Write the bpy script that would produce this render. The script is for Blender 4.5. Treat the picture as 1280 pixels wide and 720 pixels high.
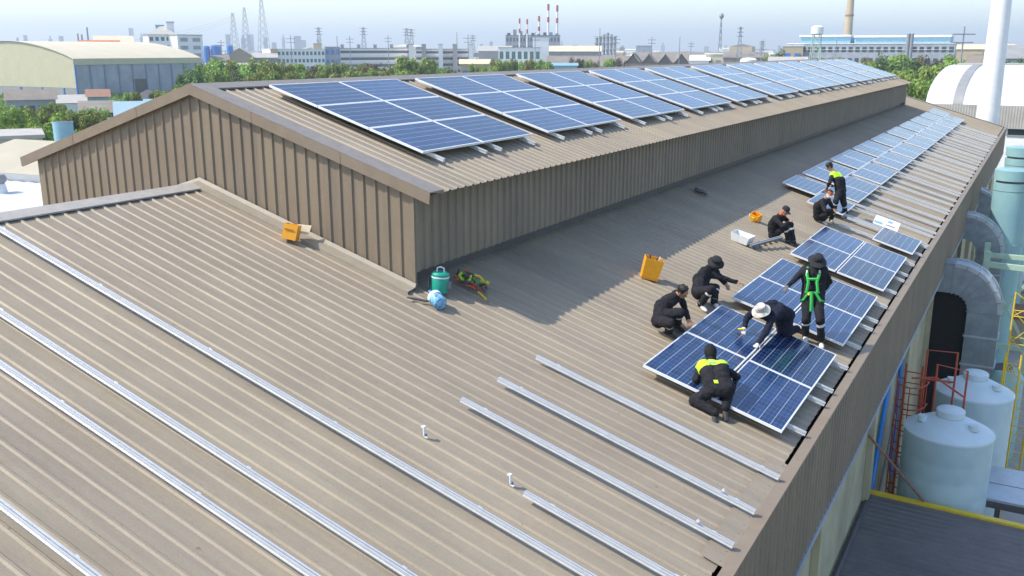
import bpy, bmesh, math, random
import numpy as np
from mathutils import Vector, Matrix, noise
random.seed(7)
S = bpy.context.scene
for o in list(bpy.data.objects): bpy.data.objects.remove(o)
COL = S.collection
R = math.radians
# ---------------------------------------------------------------- camera
CAM = Vector((13.1187, -11.9424, 2.3506)); PITCH = .2485; YAW = .51; FPX = 1174.09
cd = bpy.data.cameras.new('camera'); cam = bpy.data.objects.new('camera', cd); COL.objects.link(cam)
cd.sensor_width = 36; cd.lens = FPX/1280*36; cd.clip_start = .1; cd.clip_end = 20000
cam.location = CAM; cam.rotation_euler = (math.pi/2-PITCH, 0, YAW); S.camera = cam
# ---------------------------------------------------------------- sky, sun, exposure
SUN_EL = R(49); SUN_AZ = math.atan2(-.81, -.59)          # direction towards the sun, measured from +Y to +X
W = bpy.data.worlds.new('World'); S.world = W; W.use_nodes = True
nt = W.node_tree; bg = nt.nodes['Background']; sky = nt.nodes.new('ShaderNodeTexSky')
sky.sky_type = 'NISHITA'; sky.sun_disc = False; sky.sun_elevation = SUN_EL; sky.sun_rotation = SUN_AZ
sky.air_density = 1.0; sky.dust_density = 1.0; sky.ozone_density = 1.5; sky.altitude = 0
nt.links.new(sky.outputs[0], bg.inputs[0]); bg.inputs[1].default_value = .15
sl = bpy.data.lights.new('sun', 'SUN'); so = bpy.data.objects.new('sun', sl); COL.objects.link(so)
sl.energy = 2.75; sl.angle = R(.6); sl.color = (1, .93, .81)
sv = Vector((math.sin(SUN_AZ)*math.cos(SUN_EL), math.cos(SUN_AZ)*math.cos(SUN_EL), math.sin(SUN_EL)))
so.rotation_euler = sv.to_track_quat('Z', 'Y').to_euler(); so.location = sv*60
vs = S.view_settings; vs.view_transform = 'Standard'; vs.look = 'None'; vs.exposure = 1.08; vs.gamma = 1; vs.use_curve_mapping = False
HAZE = .00034
# ---------------------------------------------------------------- helpers
def tag(o, label=None, cat=None, group=None, kind=None):
    if label: o['label'] = label
    if cat: o['category'] = cat
    if group: o['group'] = group
    if kind: o['kind'] = kind
    return o
def empty(name, loc, label, cat, group=None, rot=(0,0,0)):
    o = bpy.data.objects.new(name, None); COL.objects.link(o); o.location = loc; o.rotation_euler = rot
    o.empty_display_size = .2
    return tag(o, label, cat, group)
def kids(o): return [c for c in bpy.data.objects if c.parent == o]
def dup(o, loc=None, rot=None, scale=None, label=None, parent=None):
    c = o.copy(); COL.objects.link(c); c.parent = parent
    if loc is not None: c.location = loc
    if rot is not None: c.rotation_euler = rot
    if scale is not None: c.scale = scale
    if label: c['label'] = label
    for ch in CH.get(o.name, []):
        dup(ch, parent=c)
    return c
CH = {}
class MB:
    def __init__(s): s.v = []; s.f = []; s.m = []; s.mats = []
    def mi(s, m):
        if m not in s.mats: s.mats.append(m)
        return s.mats.index(m)
    def add(s, vs, fs, m):
        b = len(s.v); s.v += [tuple(v) for v in vs]; k = s.mi(m)
        for f in fs: s.f.append([b+i for i in f]); s.m.append(k)
        return s
    def box(s, a, b, m):
        x0,y0,z0 = a; x1,y1,z1 = b
        return s.add([(x0,y0,z0),(x1,y0,z0),(x1,y1,z0),(x0,y1,z0),(x0,y0,z1),(x1,y0,z1),(x1,y1,z1),(x0,y1,z1)],
              [(0,3,2,1),(4,5,6,7),(0,1,5,4),(1,2,6,5),(2,3,7,6),(3,0,4,7)], m)
    def obox(s, o, X, Y, Z, m):      # parallelepiped from corner o and three edge vectors
        o,X,Y,Z = map(Vector,(o,X,Y,Z))
        return s.add([o,o+X,o+X+Y,o+Y,o+Z,o+X+Z,o+X+Y+Z,o+Y+Z],
              [(0,3,2,1),(4,5,6,7),(0,1,5,4),(1,2,6,5),(2,3,7,6),(3,0,4,7)], m)
    def bar(s, a, b, w, h, m, up=(0,0,1)):
        a,b = Vector(a),Vector(b); d = (b-a).normalized(); u = Vector(up)
        if abs(d.dot(u)) > .98: u = Vector((1,0,0))
        x = d.cross(u).normalized(); z = x.cross(d)
        return s.obox(a-x*w/2-z*h/2, x*w, b-a, z*h, m)
    def rings(s, rings, m, cap=True, close=True):
        n = len(rings[0]); V = [p for r in rings for p in r]; F = []
        for i in range(len(rings)-1):
            for j in range(n if close else n-1):
                k = (j+1) % n
                F.append((i*n+j, i*n+k, (i+1)*n+k, (i+1)*n+j))
        if cap: F.append(tuple(range(n-1,-1,-1))); F.append(tuple(range((len(rings)-1)*n, len(rings)*n)))
        return s.add(V, F, m)
    def cyl(s, a, b, r0, r1, m, n=14, cap=True):
        a,b = Vector(a),Vector(b); d = (b-a).normalized(); x = d.orthogonal().normalized(); y = d.cross(x)
        c = [(math.cos(t*2*math.pi/n), math.sin(t*2*math.pi/n)) for t in range(n)]
        return s.rings([[a+(x*p+y*q)*r0 for p,q in c],[b+(x*p+y*q)*r1 for p,q in c]], m, cap)
    def lathe(s, prof, m, c=(0,0,0), n=24, axis=None):   # prof: (r, z)
        c = Vector(c); M = Matrix.Identity(3) if axis is None else Vector(axis).to_track_quat('Z','Y').to_matrix()
        rg = [[c+M@Vector((r*math.cos(t*2*math.pi/n), r*math.sin(t*2*math.pi/n), z)) for t in range(n)] for r,z in prof]
        return s.rings(rg, m, True)
    def tube(s, pts, r, m, n=8):
        pts = [Vector(p) for p in pts]; rg = []
        x = None
        for i,p in enumerate(pts):
            d = (pts[min(i+1,len(pts)-1)]-pts[max(i-1,0)]).normalized()
            x = d.orthogonal().normalized() if x is None else (x-d*x.dot(d)).normalized()
            y = d.cross(x); rr = r[i] if isinstance(r,(list,tuple)) else r
            rg.append([p+(x*math.cos(t*2*math.pi/n)+y*math.sin(t*2*math.pi/n))*rr for t in range(n)])
        return s.rings(rg, m, True)
    def prism(s, poly, axis_from, axis_to, fn, m):       # 2-d polygon swept between two parameters by fn(p, t)
        return s.rings([[fn(p,axis_from) for p in poly],[fn(p,axis_to) for p in poly]], m, True)
    def ellipsoid(s, c, ax, m, n=12, k=8):               # ax: three axis vectors
        c = Vector(c); X,Y,Z = map(Vector, ax); rg = []
        for i in range(k+1):
            a = -math.pi/2+math.pi*i/k; a = max(min(a,1.52),-1.52)
            rg.append([c+Z*math.sin(a)+(X*math.cos(t*2*math.pi/n)+Y*math.sin(t*2*math.pi/n))*math.cos(a) for t in range(n)])
        return s.rings(rg, m, True)
    def build(s, name, parent=None, smooth=False, loc=None):
        me = bpy.data.meshes.new(name); me.from_pydata(s.v, [], s.f)
        for mm in s.mats: me.materials.append(mm)
        me.polygons.foreach_set('material_index', s.m)
        if smooth: me.polygons.foreach_set('use_smooth', [True]*len(s.f))
        bm = bmesh.new(); bm.from_mesh(me); bmesh.ops.recalc_face_normals(bm, faces=bm.faces); bm.to_mesh(me); bm.free()
        if smooth: me.set_sharp_from_angle(angle=R(40))
        o = bpy.data.objects.new(name, me); COL.objects.link(o)
        if loc is not None: o.location = loc
        if parent:
            o.parent = parent; CH.setdefault(parent.name, []).append(o)
        return o
# pixel -> place on a horizontal plane or at a range (used only to survey where far things stand)
_fw = Vector((-math.sin(YAW)*math.cos(PITCH), math.cos(YAW)*math.cos(PITCH), -math.sin(PITCH)))
_rt = Vector((math.cos(YAW), math.sin(YAW), 0)); _up = _rt.cross(_fw)
def ray(u, v): return _fw*FPX + _rt*(u-640) + _up*(360-v)
def at(u, v, D):
    d = ray(u, v); return CAM + d*(D/math.hypot(d.x, d.y))
def onz(u, v, z):
    d = ray(u, v); return CAM + d*((z-CAM.z)/d.z)
G = -11.5
# ---------------------------------------------------------------- materials
def mat(name, col, rough=.6, metal=0, var=.12, scale=3, bump=0, spec=.5, coat=0, stretch=(1,1,1), detail=4, dark=None, darkscale=.6):
    m = bpy.data.materials.new(name); m.use_nodes = True; n = m.node_tree.nodes; l = m.node_tree.links; p = n['Principled BSDF']
    p.inputs['Roughness'].default_value = rough; p.inputs['Metallic'].default_value = metal
    p.inputs['Specular IOR Level'].default_value = spec; p.inputs['Coat Weight'].default_value = coat
    tc = n.new('ShaderNodeTexCoord'); mp = n.new('ShaderNodeMapping'); mp.inputs['Scale'].default_value = stretch
    l.new(tc.outputs['Object'], mp.inputs[0])
    no = n.new('ShaderNodeTexNoise'); no.inputs['Scale'].default_value = scale; no.inputs['Detail'].default_value = detail; no.inputs['Roughness'].default_value = .65
    l.new(mp.outputs[0], no.inputs['Vector'])
    r = n.new('ShaderNodeValToRGB'); r.color_ramp.elements[0].position = .3; r.color_ramp.elements[1].position = .7
    r.color_ramp.elements[0].color = (*[max(0,c*(1-var)) for c in col],1); r.color_ramp.elements[1].color = (*[min(1,c*(1+var)) for c in col],1)
    l.new(no.outputs['Fac'], r.inputs[0]); out = r.outputs[0]
    if dark:
        n2 = n.new('ShaderNodeTexNoise'); n2.inputs['Scale'].default_value = darkscale; n2.inputs['Detail'].default_value = 6
        l.new(tc.outputs['Object'], n2.inputs['Vector'])
        r2 = n.new('ShaderNodeValToRGB'); r2.color_ramp.elements[0].position = .5; r2.color_ramp.elements[1].position = .72
        l.new(n2.outputs['Fac'], r2.inputs[0])
        mx = n.new('ShaderNodeMixRGB'); mx.inputs[2].default_value = (*dark,1); l.new(r2.outputs[0], mx.inputs[0]); l.new(out, mx.inputs[1]); out = mx.outputs[0]
    l.new(out, p.inputs['Base Color'])
    if bump:
        b = n.new('ShaderNodeBump'); b.inputs['Strength'].default_value = bump; b.inputs['Distance'].default_value = .02
        l.new(no.outputs['Fac'], b.inputs['Height']); l.new(b.outputs[0], p.inputs['Normal'])
    return m
def roof_mat(name, col, rough, metal, cross):       # painted steel sheet: mottling, run streaks, tone from sheet to sheet, specks
    m = bpy.data.materials.new(name); m.use_nodes = True; N = m.node_tree.nodes; l = m.node_tree.links; p = N['Principled BSDF']
    p.inputs['Roughness'].default_value = rough; p.inputs['Metallic'].default_value = metal; p.inputs['Specular IOR Level'].default_value = .35
    tc = N.new('ShaderNodeTexCoord')
    def nz(scale, st, det=5):
        mp = N.new('ShaderNodeMapping'); mp.inputs['Scale'].default_value = st; l.new(tc.outputs['Object'], mp.inputs[0])
        t = N.new('ShaderNodeTexNoise'); t.inputs['Scale'].default_value = scale; t.inputs['Detail'].default_value = det; t.inputs['Roughness'].default_value = .7
        l.new(mp.outputs[0], t.inputs['Vector']); return t.outputs['Fac']
    def ramp(f, a, b, c0, c1):
        r = N.new('ShaderNodeValToRGB'); r.color_ramp.elements[0].position = a; r.color_ramp.elements[1].position = b
        r.color_ramp.elements[0].color = (*c0,1); r.color_ramp.elements[1].color = (*c1,1); l.new(f, r.inputs[0]); return r.outputs[0]
    def mul(a, b, fac=1):
        x = N.new('ShaderNodeMixRGB'); x.blend_type = 'MULTIPLY'; x.inputs[0].default_value = fac; l.new(a, x.inputs[1]); l.new(b, x.inputs[2]); return x.outputs[0]
    c = np.array(col)
    base = ramp(nz(.5,(1,1,1)), .3, .7, c*.9, c*1.08)
    st = (.25,6,1) if cross == 'y' else (6,6,.25)
    streak = ramp(nz(1.2, st, 6), .32, .68, (.90,.885,.89), (1.05,1.05,1.03))
    fine = ramp(nz(45,(1,1,1),3), .35, .65, (.93,.93,.93), (1.05,1.05,1.05))
    spk = ramp(nz(9,(1,1,1),2), .70, .80, (1,1,1), (.62,.58,.55))
    # one tone per sheet of three ribs
    sx = N.new('ShaderNodeSeparateXYZ'); l.new(tc.outputs['Object'], sx.inputs[0])
    d = N.new('ShaderNodeMath'); d.operation = 'DIVIDE'; d.inputs[1].default_value = .705; l.new(sx.outputs['Y' if cross=='y' else 'X'], d.inputs[0])
    f = N.new('ShaderNodeMath'); f.operation = 'FLOOR'; l.new(d.outputs[0], f.inputs[0])
    wn = N.new('ShaderNodeTexWhiteNoise'); wn.noise_dimensions = '1D'; l.new(f.outputs[0], wn.inputs['W'])
    sheet = ramp(wn.outputs['Value'], 0, 1, (.93,.92,.93), (1.05,1.04,1.0))
    o = mul(mul(mul(mul(base, streak), fine), spk), sheet)
    if cross == 'y':                                # screw rows on the purlin lines, a sheet lap, scuffs and dust patches
        def mt(op, a, b):
            q = N.new('ShaderNodeMath'); q.operation = op
            for i_,z_ in enumerate((a,b)):
                if isinstance(z_,(int,float)): q.inputs[i_].default_value = z_
                else: l.new(z_, q.inputs[i_])
            return q.outputs[0]
        def near(out, period, off, half):
            f_ = mt('FRACT', mt('DIVIDE', mt('ADD', out, off), period), 0); return mt('LESS_THAN', mt('ABSOLUTE', mt('SUBTRACT', f_, .5), 0), half/period)
        X, Y = sx.outputs['X'], sx.outputs['Y']
        scr = mt('MULTIPLY', near(X, 1.45, .3, .013), near(Y, .235, 14.06, .013))
        x = N.new('ShaderNodeMixRGB'); x.inputs[2].default_value = (.10,.08,.06,1); l.new(mt('MULTIPLY', mt('MULTIPLY', scr, 1.0), .55), x.inputs[0]); l.new(o, x.inputs[1]); o = x.outputs[0]
        scuff = ramp(nz(2.3,(1,2.6,1),7), .60, .70, (1,1,1), (.92,.905,.90)); dust = ramp(nz(1.1,(1,1,1),6), .56, .70, (1,1,1), (1.10,1.09,1.06)); o = mul(mul(o, scuff), dust)
    l.new(o, p.inputs['Base Color'])
    b = N.new('ShaderNodeBump'); b.inputs['Strength'].default_value = .25; b.inputs['Distance'].default_value = .01
    l.new(nz(7,(1,1,1),3), b.inputs['Height']); l.new(b.outputs[0], p.inputs['Normal'])
    rr = N.new('ShaderNodeMapRange'); rr.inputs[3].default_value = rough-.1; rr.inputs[4].default_value = rough+.12
    l.new(nz(2.5,(1,1,1)), rr.inputs[0]); l.new(rr.outputs[0], p.inputs['Roughness'])
    return m
def cell_mat():                                     # polycrystalline cells, 12 x 6, silver busbars, under glass
    m = bpy.data.materials.new('solar_cells'); m.use_nodes = True; N = m.node_tree.nodes; l = m.node_tree.links; p = N['Principled BSDF']
    tc = N.new('ShaderNodeTexCoord'); s = N.new('ShaderNodeSeparateXYZ'); l.new(tc.outputs['Object'], s.inputs[0])
    def M(op, a, b=None, cl=False):
        x = N.new('ShaderNodeMath'); x.operation = op; x.use_clamp = cl
        for i,q in enumerate((a,b)):
            if q is None: continue
            if isinstance(q,(int,float)): x.inputs[i].default_value = q
            else: l.new(q, x.inputs[i])
        return x.outputs[0]
    u = M('DIVIDE', M('ADD', s.outputs[0], .955), .15917); v = M('DIVIDE', M('ADD', s.outputs[1], .5275), .17583)
    fu, fv = M('FRACT',u), M('FRACT',v)
    eu = M('MINIMUM', fu, M('SUBTRACT',1,fu)); ev = M('MINIMUM', fv, M('SUBTRACT',1,fv))
    gu = M('LESS_THAN', eu, .022); gv = M('LESS_THAN', ev, .036)
    b1 = M('LESS_THAN', M('ABSOLUTE', M('SUBTRACT', fv, .3)), .016); b2 = M('LESS_THAN', M('ABSOLUTE', M('SUBTRACT', fv, .7)), .016)
    wn = N.new('ShaderNodeTexWhiteNoise'); cb = N.new('ShaderNodeCombineXYZ'); oi = N.new('ShaderNodeObjectInfo')
    l.new(M('FLOOR',u), cb.inputs[0]); l.new(M('FLOOR',v), cb.inputs[1]); l.new(M('MULTIPLY',oi.outputs['Random'],97), cb.inputs[2]); l.new(cb.outputs[0], wn.inputs['Vector'])
    vo = N.new('ShaderNodeTexVoronoi'); vo.inputs['Scale'].default_value = 55; l.new(tc.outputs['Object'], vo.inputs['Vector'])
    t = M('ADD', M('MULTIPLY', wn.outputs['Value'], .55), M('MULTIPLY', M('FRACT', M('MULTIPLY',vo.outputs['Distance'],3)), .45))
    r = N.new('ShaderNodeValToRGB'); r.color_ramp.elements[0].color = (.003,.013,.048,1); r.color_ramp.elements[1].color = (.009,.036,.125,1); l.new(t, r.inputs[0])
    r3 = N.new('ShaderNodeMapRange'); r3.inputs[3].default_value = .72; r3.inputs[4].default_value = 1.35; l.new(oi.outputs['Random'], r3.inputs[0])
    pm = N.new('ShaderNodeMixRGB'); pm.blend_type = 'MULTIPLY'; pm.inputs[0].default_value = 1; l.new(r.outputs[0], pm.inputs[1]); l.new(r3.outputs[0], pm.inputs[2])
    m1 = N.new('ShaderNodeMixRGB'); m1.inputs[2].default_value = (.10,.15,.27,1); l.new(pm.outputs[0], m1.inputs[1]); l.new(M('MULTIPLY', M('MAXIMUM',b1,b2), .5), m1.inputs[0])
    m2 = N.new('ShaderNodeMixRGB'); m2.inputs[2].default_value = (.42,.48,.58,1); l.new(m1.outputs[0], m2.inputs[1])
    l.new(M('MAXIMUM', M('MULTIPLY',gv,.5), M('MULTIPLY',gu,.22)), m2.inputs[0]); l.new(m2.outputs[0], p.inputs['Base Color'])
    p.inputs['Roughness'].default_value = .16; p.inputs['Specular IOR Level'].default_value = .36; p.inputs['Coat Weight'].default_value = .06; p.inputs['Coat Roughness'].default_value = .22; p.inputs['Coat IOR'].default_value = 1.45
    return m
M_ROOF = roof_mat('roof_steel_tan', (.292,.249,.188), .55, .0, 'y')
M_WALL = roof_mat('wall_steel_brown', (.225,.180,.130), .5, 0, 'x')
M_SIDE = roof_mat('wall_steel_brown_long', (.235,.196,.148), .5, 0, 'y')
M_CAPB = mat('flashing_grey_brown', (.215,.192,.172), .6, 0, .12, 6, .1)  # brown greyed in the colour for sky reflection on the barge strip
M_APRON = mat('flashing_tan', (.275,.24,.185), .55, 0, .1, 4, .1)
M_FLASH = mat('flashing_brown', (.205,.160,.112), .5, 0, .1, 4, .1, dark=(.2,.16,.12))
M_CAPG = mat('flashing_grey', (.36,.335,.30), .65, 0, .12, 6, .1)
M_DARK = mat('dark_void', (.012,.012,.013), .9, 0, .2)  # near-black that stands in for deep shade in hollows
M_ALU = mat('aluminium', (.68,.70,.72), .36, .5, .06, 8)
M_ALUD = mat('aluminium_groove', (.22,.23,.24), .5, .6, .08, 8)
M_FRAME = mat('panel_frame_silver', (.78,.79,.80), .35, .2, .05, 6)
M_CELL = cell_mat()
M_BACK = mat('panel_backsheet', (.6,.6,.6), .7)
M_BEIGE = mat('render_beige', (.44,.40,.26), .85, 0, .12, 1.5, .1, dark=(.33,.29,.18))
M_ORANGE = mat('orange_plastic', (.82,.36,.015), .4, 0, .07, 9)
M_WHITE = mat('white_paint', (.76,.76,.75), .5, 0, .05, 2)
M_WHITER = mat('white_roof', (.60,.61,.62), .55, 0, .07, 1.2, dark=(.50,.51,.52), darkscale=.3)
M_CREAM = mat('cream_sheet', (.46,.44,.29), .55, 0, .06, .3)
M_CREAMR = mat('cream_roof', (.60,.52,.36), .5, 0, .06, .2)
M_BLUEGREY = mat('blue_grey_sheet', (.29,.32,.37), .6, 0, .22, .25)
M_BLUE = mat('blue_paint', (.03,.16,.52), .45, 0, .1)
M_PIPEB = mat('blue_pipe', (.03,.22,.60), .4, 0, .1)
M_LBLUE = mat('light_blue_paint', (.20,.38,.48), .45, 0, .1, 1.2)
M_TEAL = mat('pale_teal_paint', (.24,.41,.41), .42, .1, .12, .8, dark=(.2,.36,.42), darkscale=.5)
M_DUCT = mat('galvanised_duct', (.30,.34,.38), .4, .6, .18, 2.5)
M_DUCTR = mat('galvanised_rim', (.48,.52,.56), .4, .5, .1, 2.5)
M_GREENF = mat('pale_green_frame', (.36,.50,.38), .5, 0, .1)
M_YEL = mat('yellow_paint', (.70,.50,.03), .5, 0, .1)
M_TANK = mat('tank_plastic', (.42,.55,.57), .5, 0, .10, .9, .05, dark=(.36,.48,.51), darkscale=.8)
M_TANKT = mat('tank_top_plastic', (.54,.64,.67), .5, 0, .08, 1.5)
M_RED = mat('red_oxide_paint', (.42,.07,.03), .6, 0, .2, 6)
M_RUST = mat('rusty_steel', (.25,.13,.08), .8, 0, .25, 6)
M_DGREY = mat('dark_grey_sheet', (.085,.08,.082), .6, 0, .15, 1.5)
M_GREY = mat('grey_sheet', (.26,.26,.26), .6, 0, .15, .5)
M_BROWNR = mat('brown_roof', (.21,.18,.15), .8, 0, .18, .3)
M_CONC = mat('concrete', (.38,.36,.33), .85, 0, .12, 1)
M_TAN = mat('tan_brick', (.42,.34,.22), .85, 0, .1, .4)
M_GLASS = mat('window_glass', (.03,.05,.06), .15, 0, .2)
M_GLASSG = mat('green_window_glass', (.06,.16,.15), .15, 0, .2)
M_TERRA = mat('terracotta_roof', (.50,.16,.06), .7, 0, .15, .5)
M_STEEL = mat('pylon_steel', (.25,.27,.30), .6, .3, .1)
M_POLE = mat('concrete_pole', (.42,.41,.39), .8)
M_CHRED = mat('chimney_red', (.36,.045,.05), .6)
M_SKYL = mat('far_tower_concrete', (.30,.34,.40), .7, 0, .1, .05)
M_CLOTH = mat('black_workwear', (.020,.020,.024), .92, 0, .35, 14, .25, spec=.15)
M_NAVY = mat('navy_workwear', (.016,.018,.032), .92, 0, .3, 14, .25, spec=.15)
M_HIVIS = mat('hi_vis_lime', (.45,.72,.02), .7, 0, .08, 20)
M_REFL = mat('reflective_tape', (.62,.62,.62), .5, 0, .05)
M_SKIN = mat('skin', (.40,.20,.12), .55, 0, .08, 20)
M_GLOVE = mat('pale_work_glove', (.62,.60,.56), .85, 0, .1, 30)
M_GLOVED = mat('grey_work_glove', (.10,.10,.10), .85)
M_SHOEW = mat('white_shoe', (.66,.64,.60), .7, 0, .1, 20)
M_SHOED = mat('dark_shoe', (.03,.03,.032), .7)
M_HAIR = mat('black_hair', (.012,.010,.009), .6, 0, .3, 60, .6)
M_HATB = mat('black_hat', (.014,.014,.018), .85, 0, .3, 20)
M_HATC = mat('camouflage_hat', (.55,.52,.46), .9, 0, .35, 16, dark=(.28,.24,.20), darkscale=9)
M_MASK = mat('white_cloth', (.68,.68,.68), .85)
M_ORSK = mat('orange_scarf', (.60,.12,.03), .85)
M_HARN = mat('green_webbing', (.02,.36,.06), .7, 0, .1, 30)
# ================================================================ the factory building under the camera
s1, s2, HM, XW, YL, YE, XE = .2999, .309, 1.7234, 4.6475, 58.3, 66.6, 10.565
PITCHR = .235
def zl(x): return -s1*abs(x)
def zm(x): return HM - s2*abs(x)
FAC = empty('factory_building', (0,0,0), 'long factory with a tan ribbed steel roof, raised middle section and brown cladding', 'building')
def ribs(y0, y1, top, base, foot, h, phase=0):       # profile of a ribbed sheet: list of (run, height)
    out = []; y = y0 + phase
    out.append((y0, 0))
    while y + base < y1:
        out += [(y, 0), (y+foot, h), (y+foot+top, h), (y+base, 0)]; y += PITCHR
    out.append((y1, 0)); return out
def sheet(mb, prof, xs, zf, m, thick=.004):
    nx = Vector((0,0,1))
    V = []; F = []; n = len(prof)
    for x in xs:
        for (y,h) in prof: V.append((x, y, zf(x)+h))
    for i in range(len(xs)-1):
        for j in range(n-1): F.append((i*n+j, i*n+j+1, (i+1)*n+j+1, (i+1)*n+j))
    mb.add(V, F, m)
pr = ribs(-14, YE, .030, .070, .020, .020)
mb = MB(); sheet(mb, pr, (0, 3.5, 7, XE), zl, M_ROOF); sheet(mb, pr, (0, -XE), zl, M_ROOF); mb.build('roof', FAC)
pm = ribs(-.02, YL, .030, .070, .020, .022, .30)
mb = MB(); sheet(mb, pm, (0, 2.5, 5.0), zm, M_ROOF); sheet(mb, pm, (0, -5.0), zm, M_ROOF)
# underside so that the rib ends read as open dark mouths
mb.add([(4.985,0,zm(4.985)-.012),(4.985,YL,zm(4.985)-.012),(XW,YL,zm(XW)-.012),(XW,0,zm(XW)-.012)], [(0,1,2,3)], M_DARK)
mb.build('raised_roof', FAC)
# ridge caps
def ridge_cap(y0, y1, hz, sl, w, m, name):
    mb = MB(); t = .05
    for sg in (1,-1):
        mb.add([(0,y0,hz+t+.004),(0,y1,hz+t+.004),(sg*w,y1,hz+t-sl*w),(sg*w,y0,hz+t-sl*w),(sg*w,y1,hz+.026-sl*w),(sg*w,y0,hz+.026-sl*w)],
               [(0,1,2,3),(3,2,4,5)], m)
    mb.build(name, FAC)
ridge_cap(-14, -.10, 0, s1, .25, M_CAPG, 'ridge_cap')
ridge_cap(YL+.1, YE, 0, s1, .25, M_CAPG, 'ridge_cap')
ridge_cap(.30, YL, HM, s2, .26, M_CAPB, 'ridge_cap')
# barge boards on the gable (flat strip on the roof plus a front face)
def barge(yf, yb, name):
    mb = MB(); X = 5.03; t = .052; d = .19
    for sg in (1,-1):
        P = lambda x,y,dz: (sg*x, y, zm(x)+dz)
        mb.add([P(0,yf,t),P(X,yf,t),P(X,yb,t),P(0,yb,t),P(X,yb,-.01),P(0,yf,t-d),P(X-.02,yf,t-d),P(X,yf,t-.02)],
               [(0,1,2,3),(1,4,2),(0,5,6,1)], M_FLASH)
        mb.add([P(0,yf+.006,t+.003),P(X-.01,yf+.012,t+.003),P(X-.01,yb,t+.003),P(0,yb,t+.003)], [(0,1,2,3)], M_CAPB)
        mb.add([P(0,yf,t-d),P(X-.02,yf,t-d),P(X-.02,yf+.05,t-d),P(0,yf+.05,t-d)], [(0,1,2,3)], M_FLASH)
        for xx in (1.42, 3.3): mb.box((sg*xx-.006 if sg>0 else -xx-.006, yf-.004, zm(xx)+t-d), (sg*xx+.006 if sg>0 else -xx+.006, yf-.001, zm(xx)+t-.004), M_RUST)
    mb.build(name, FAC)
barge(-.06, .33, 'barge_board')
# gable wall, ribs standing
def gable(y, out):
    mb = MB(); x = -XW; V = []; F = []
    def seg(xa, xb, ya, yb):
        za, zb = zl(xa)-.1, zl(xb)-.1; ta, tb = zm(xa)-.02, zm(xb)-.02
        mb.add([(xa,ya,za),(xb,yb,zb),(xb,yb,tb),(xa,ya,ta)], [(0,1,2,3)], M_WALL)
    n = int(2*XW/PITCHR); p = 2*XW/n
    for i in range(n):
        a = -XW + i*p; h = .027
        cuts = [(a,0),(a+p-.062,0),(a+p-.050,-h*out),(a+p-.020,-h*out),(a+p,0)]
        for (xa,ya),(xb,yb) in zip(cuts, cuts[1:]):
            if xa < 0 < xb:
                ym = ya+(yb-ya)*(-xa)/(xb-xa); seg(xa,0,y+ya,y+ym); seg(0,xb,y+ym,y+yb)
            else: seg(xa, xb, y+ya, y+yb)
    return mb.build('gable_wall', FAC)
gable(.06, 1); gable(YL-.1, -1)
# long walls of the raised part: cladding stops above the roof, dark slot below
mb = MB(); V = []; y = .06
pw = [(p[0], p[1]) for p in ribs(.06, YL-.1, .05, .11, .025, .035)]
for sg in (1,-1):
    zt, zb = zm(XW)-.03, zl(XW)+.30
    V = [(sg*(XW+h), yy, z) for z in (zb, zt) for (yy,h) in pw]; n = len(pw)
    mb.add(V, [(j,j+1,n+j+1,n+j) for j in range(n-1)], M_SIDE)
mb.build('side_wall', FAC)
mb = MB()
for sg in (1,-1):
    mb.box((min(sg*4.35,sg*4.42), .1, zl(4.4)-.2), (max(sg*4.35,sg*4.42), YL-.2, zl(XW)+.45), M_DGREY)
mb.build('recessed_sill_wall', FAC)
mb = MB(); mb.box((XW-.05,.03,zl(XW)-.03),(XW+.008,.08,zm(XW)-.05), M_FLASH); mb.box((XW-.05,YL-.12,zl(XW)-.03),(XW+.04,YL-.06,zm(XW)-.05), M_CAPG); mb.build('corner_post', FAC)
# apron flashing where the gable meets the lower roof
mb = MB()
for sg in (1,-1):
    P = lambda x,y,dz: (sg*x, y, zl(x)+dz)
    mb.add([P(0,.014,.13),P(XW+.03,.014,.13),P(XW+.03,-.02,.07),P(0,-.02,.07),P(XW+.03,-.22,.046),P(0,-.22,.046),P(XW+.03,-.22,.0),P(0,-.22,.0)],
           [(0,1,2,3),(3,2,4,5),(5,4,6,7)], M_APRON)
mb.build('apron_flashing', FAC)
# parapet: cap, cladding outside, gutter
XI, XO, ZC = 10.63, 10.775, -3.14
mb = MB(); mb.box((XI, -14, ZC-.04), (XO+.012, YE+.05, ZC), M_FLASH); mb.build('parapet_cap', FAC)
mb = MB(); zb = -4.98
pf = ribs(-14, YE, .05, .11, .025, .03)
V = [(XO+h-.035, yy, z) for z in (zb, ZC-.03) for (yy,h) in pf]; n = len(pf)
mb.add(V, [(j,j+1,n+j+1,n+j) for j in range(n-1)], M_SIDE); mb.build('parapet_cladding', FAC)
mb = MB(); mb.box((10.42,-14,zb-.10),(XO+.01,YE,zb-.002), M_BLUEGREY); mb.build('soffit_trim', FAC)
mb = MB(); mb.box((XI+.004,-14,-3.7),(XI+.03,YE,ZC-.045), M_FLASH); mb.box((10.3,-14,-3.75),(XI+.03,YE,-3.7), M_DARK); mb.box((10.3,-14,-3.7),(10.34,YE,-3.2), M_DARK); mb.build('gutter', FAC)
mb = MB()
mb.add([(XE,-2.75,zl(XE)+.03),(XE,.25,zl(XE)+.03),(XI,.25,zl(XE)+.01),(XI,-2.75,zl(XE)+.01)], [(0,1,2,3)], M_ROOF)
mb.add([(XE-.2,-2.75,zl(XE-.2)+.041),(XE-.2,.25,zl(XE-.2)+.041),(XE,.25,zl(XE)+.03),(XE,-2.75,zl(XE)+.03)], [(0,1,2,3)], M_ROOF)
mb.build('gutter_cover', FAC)
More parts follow.
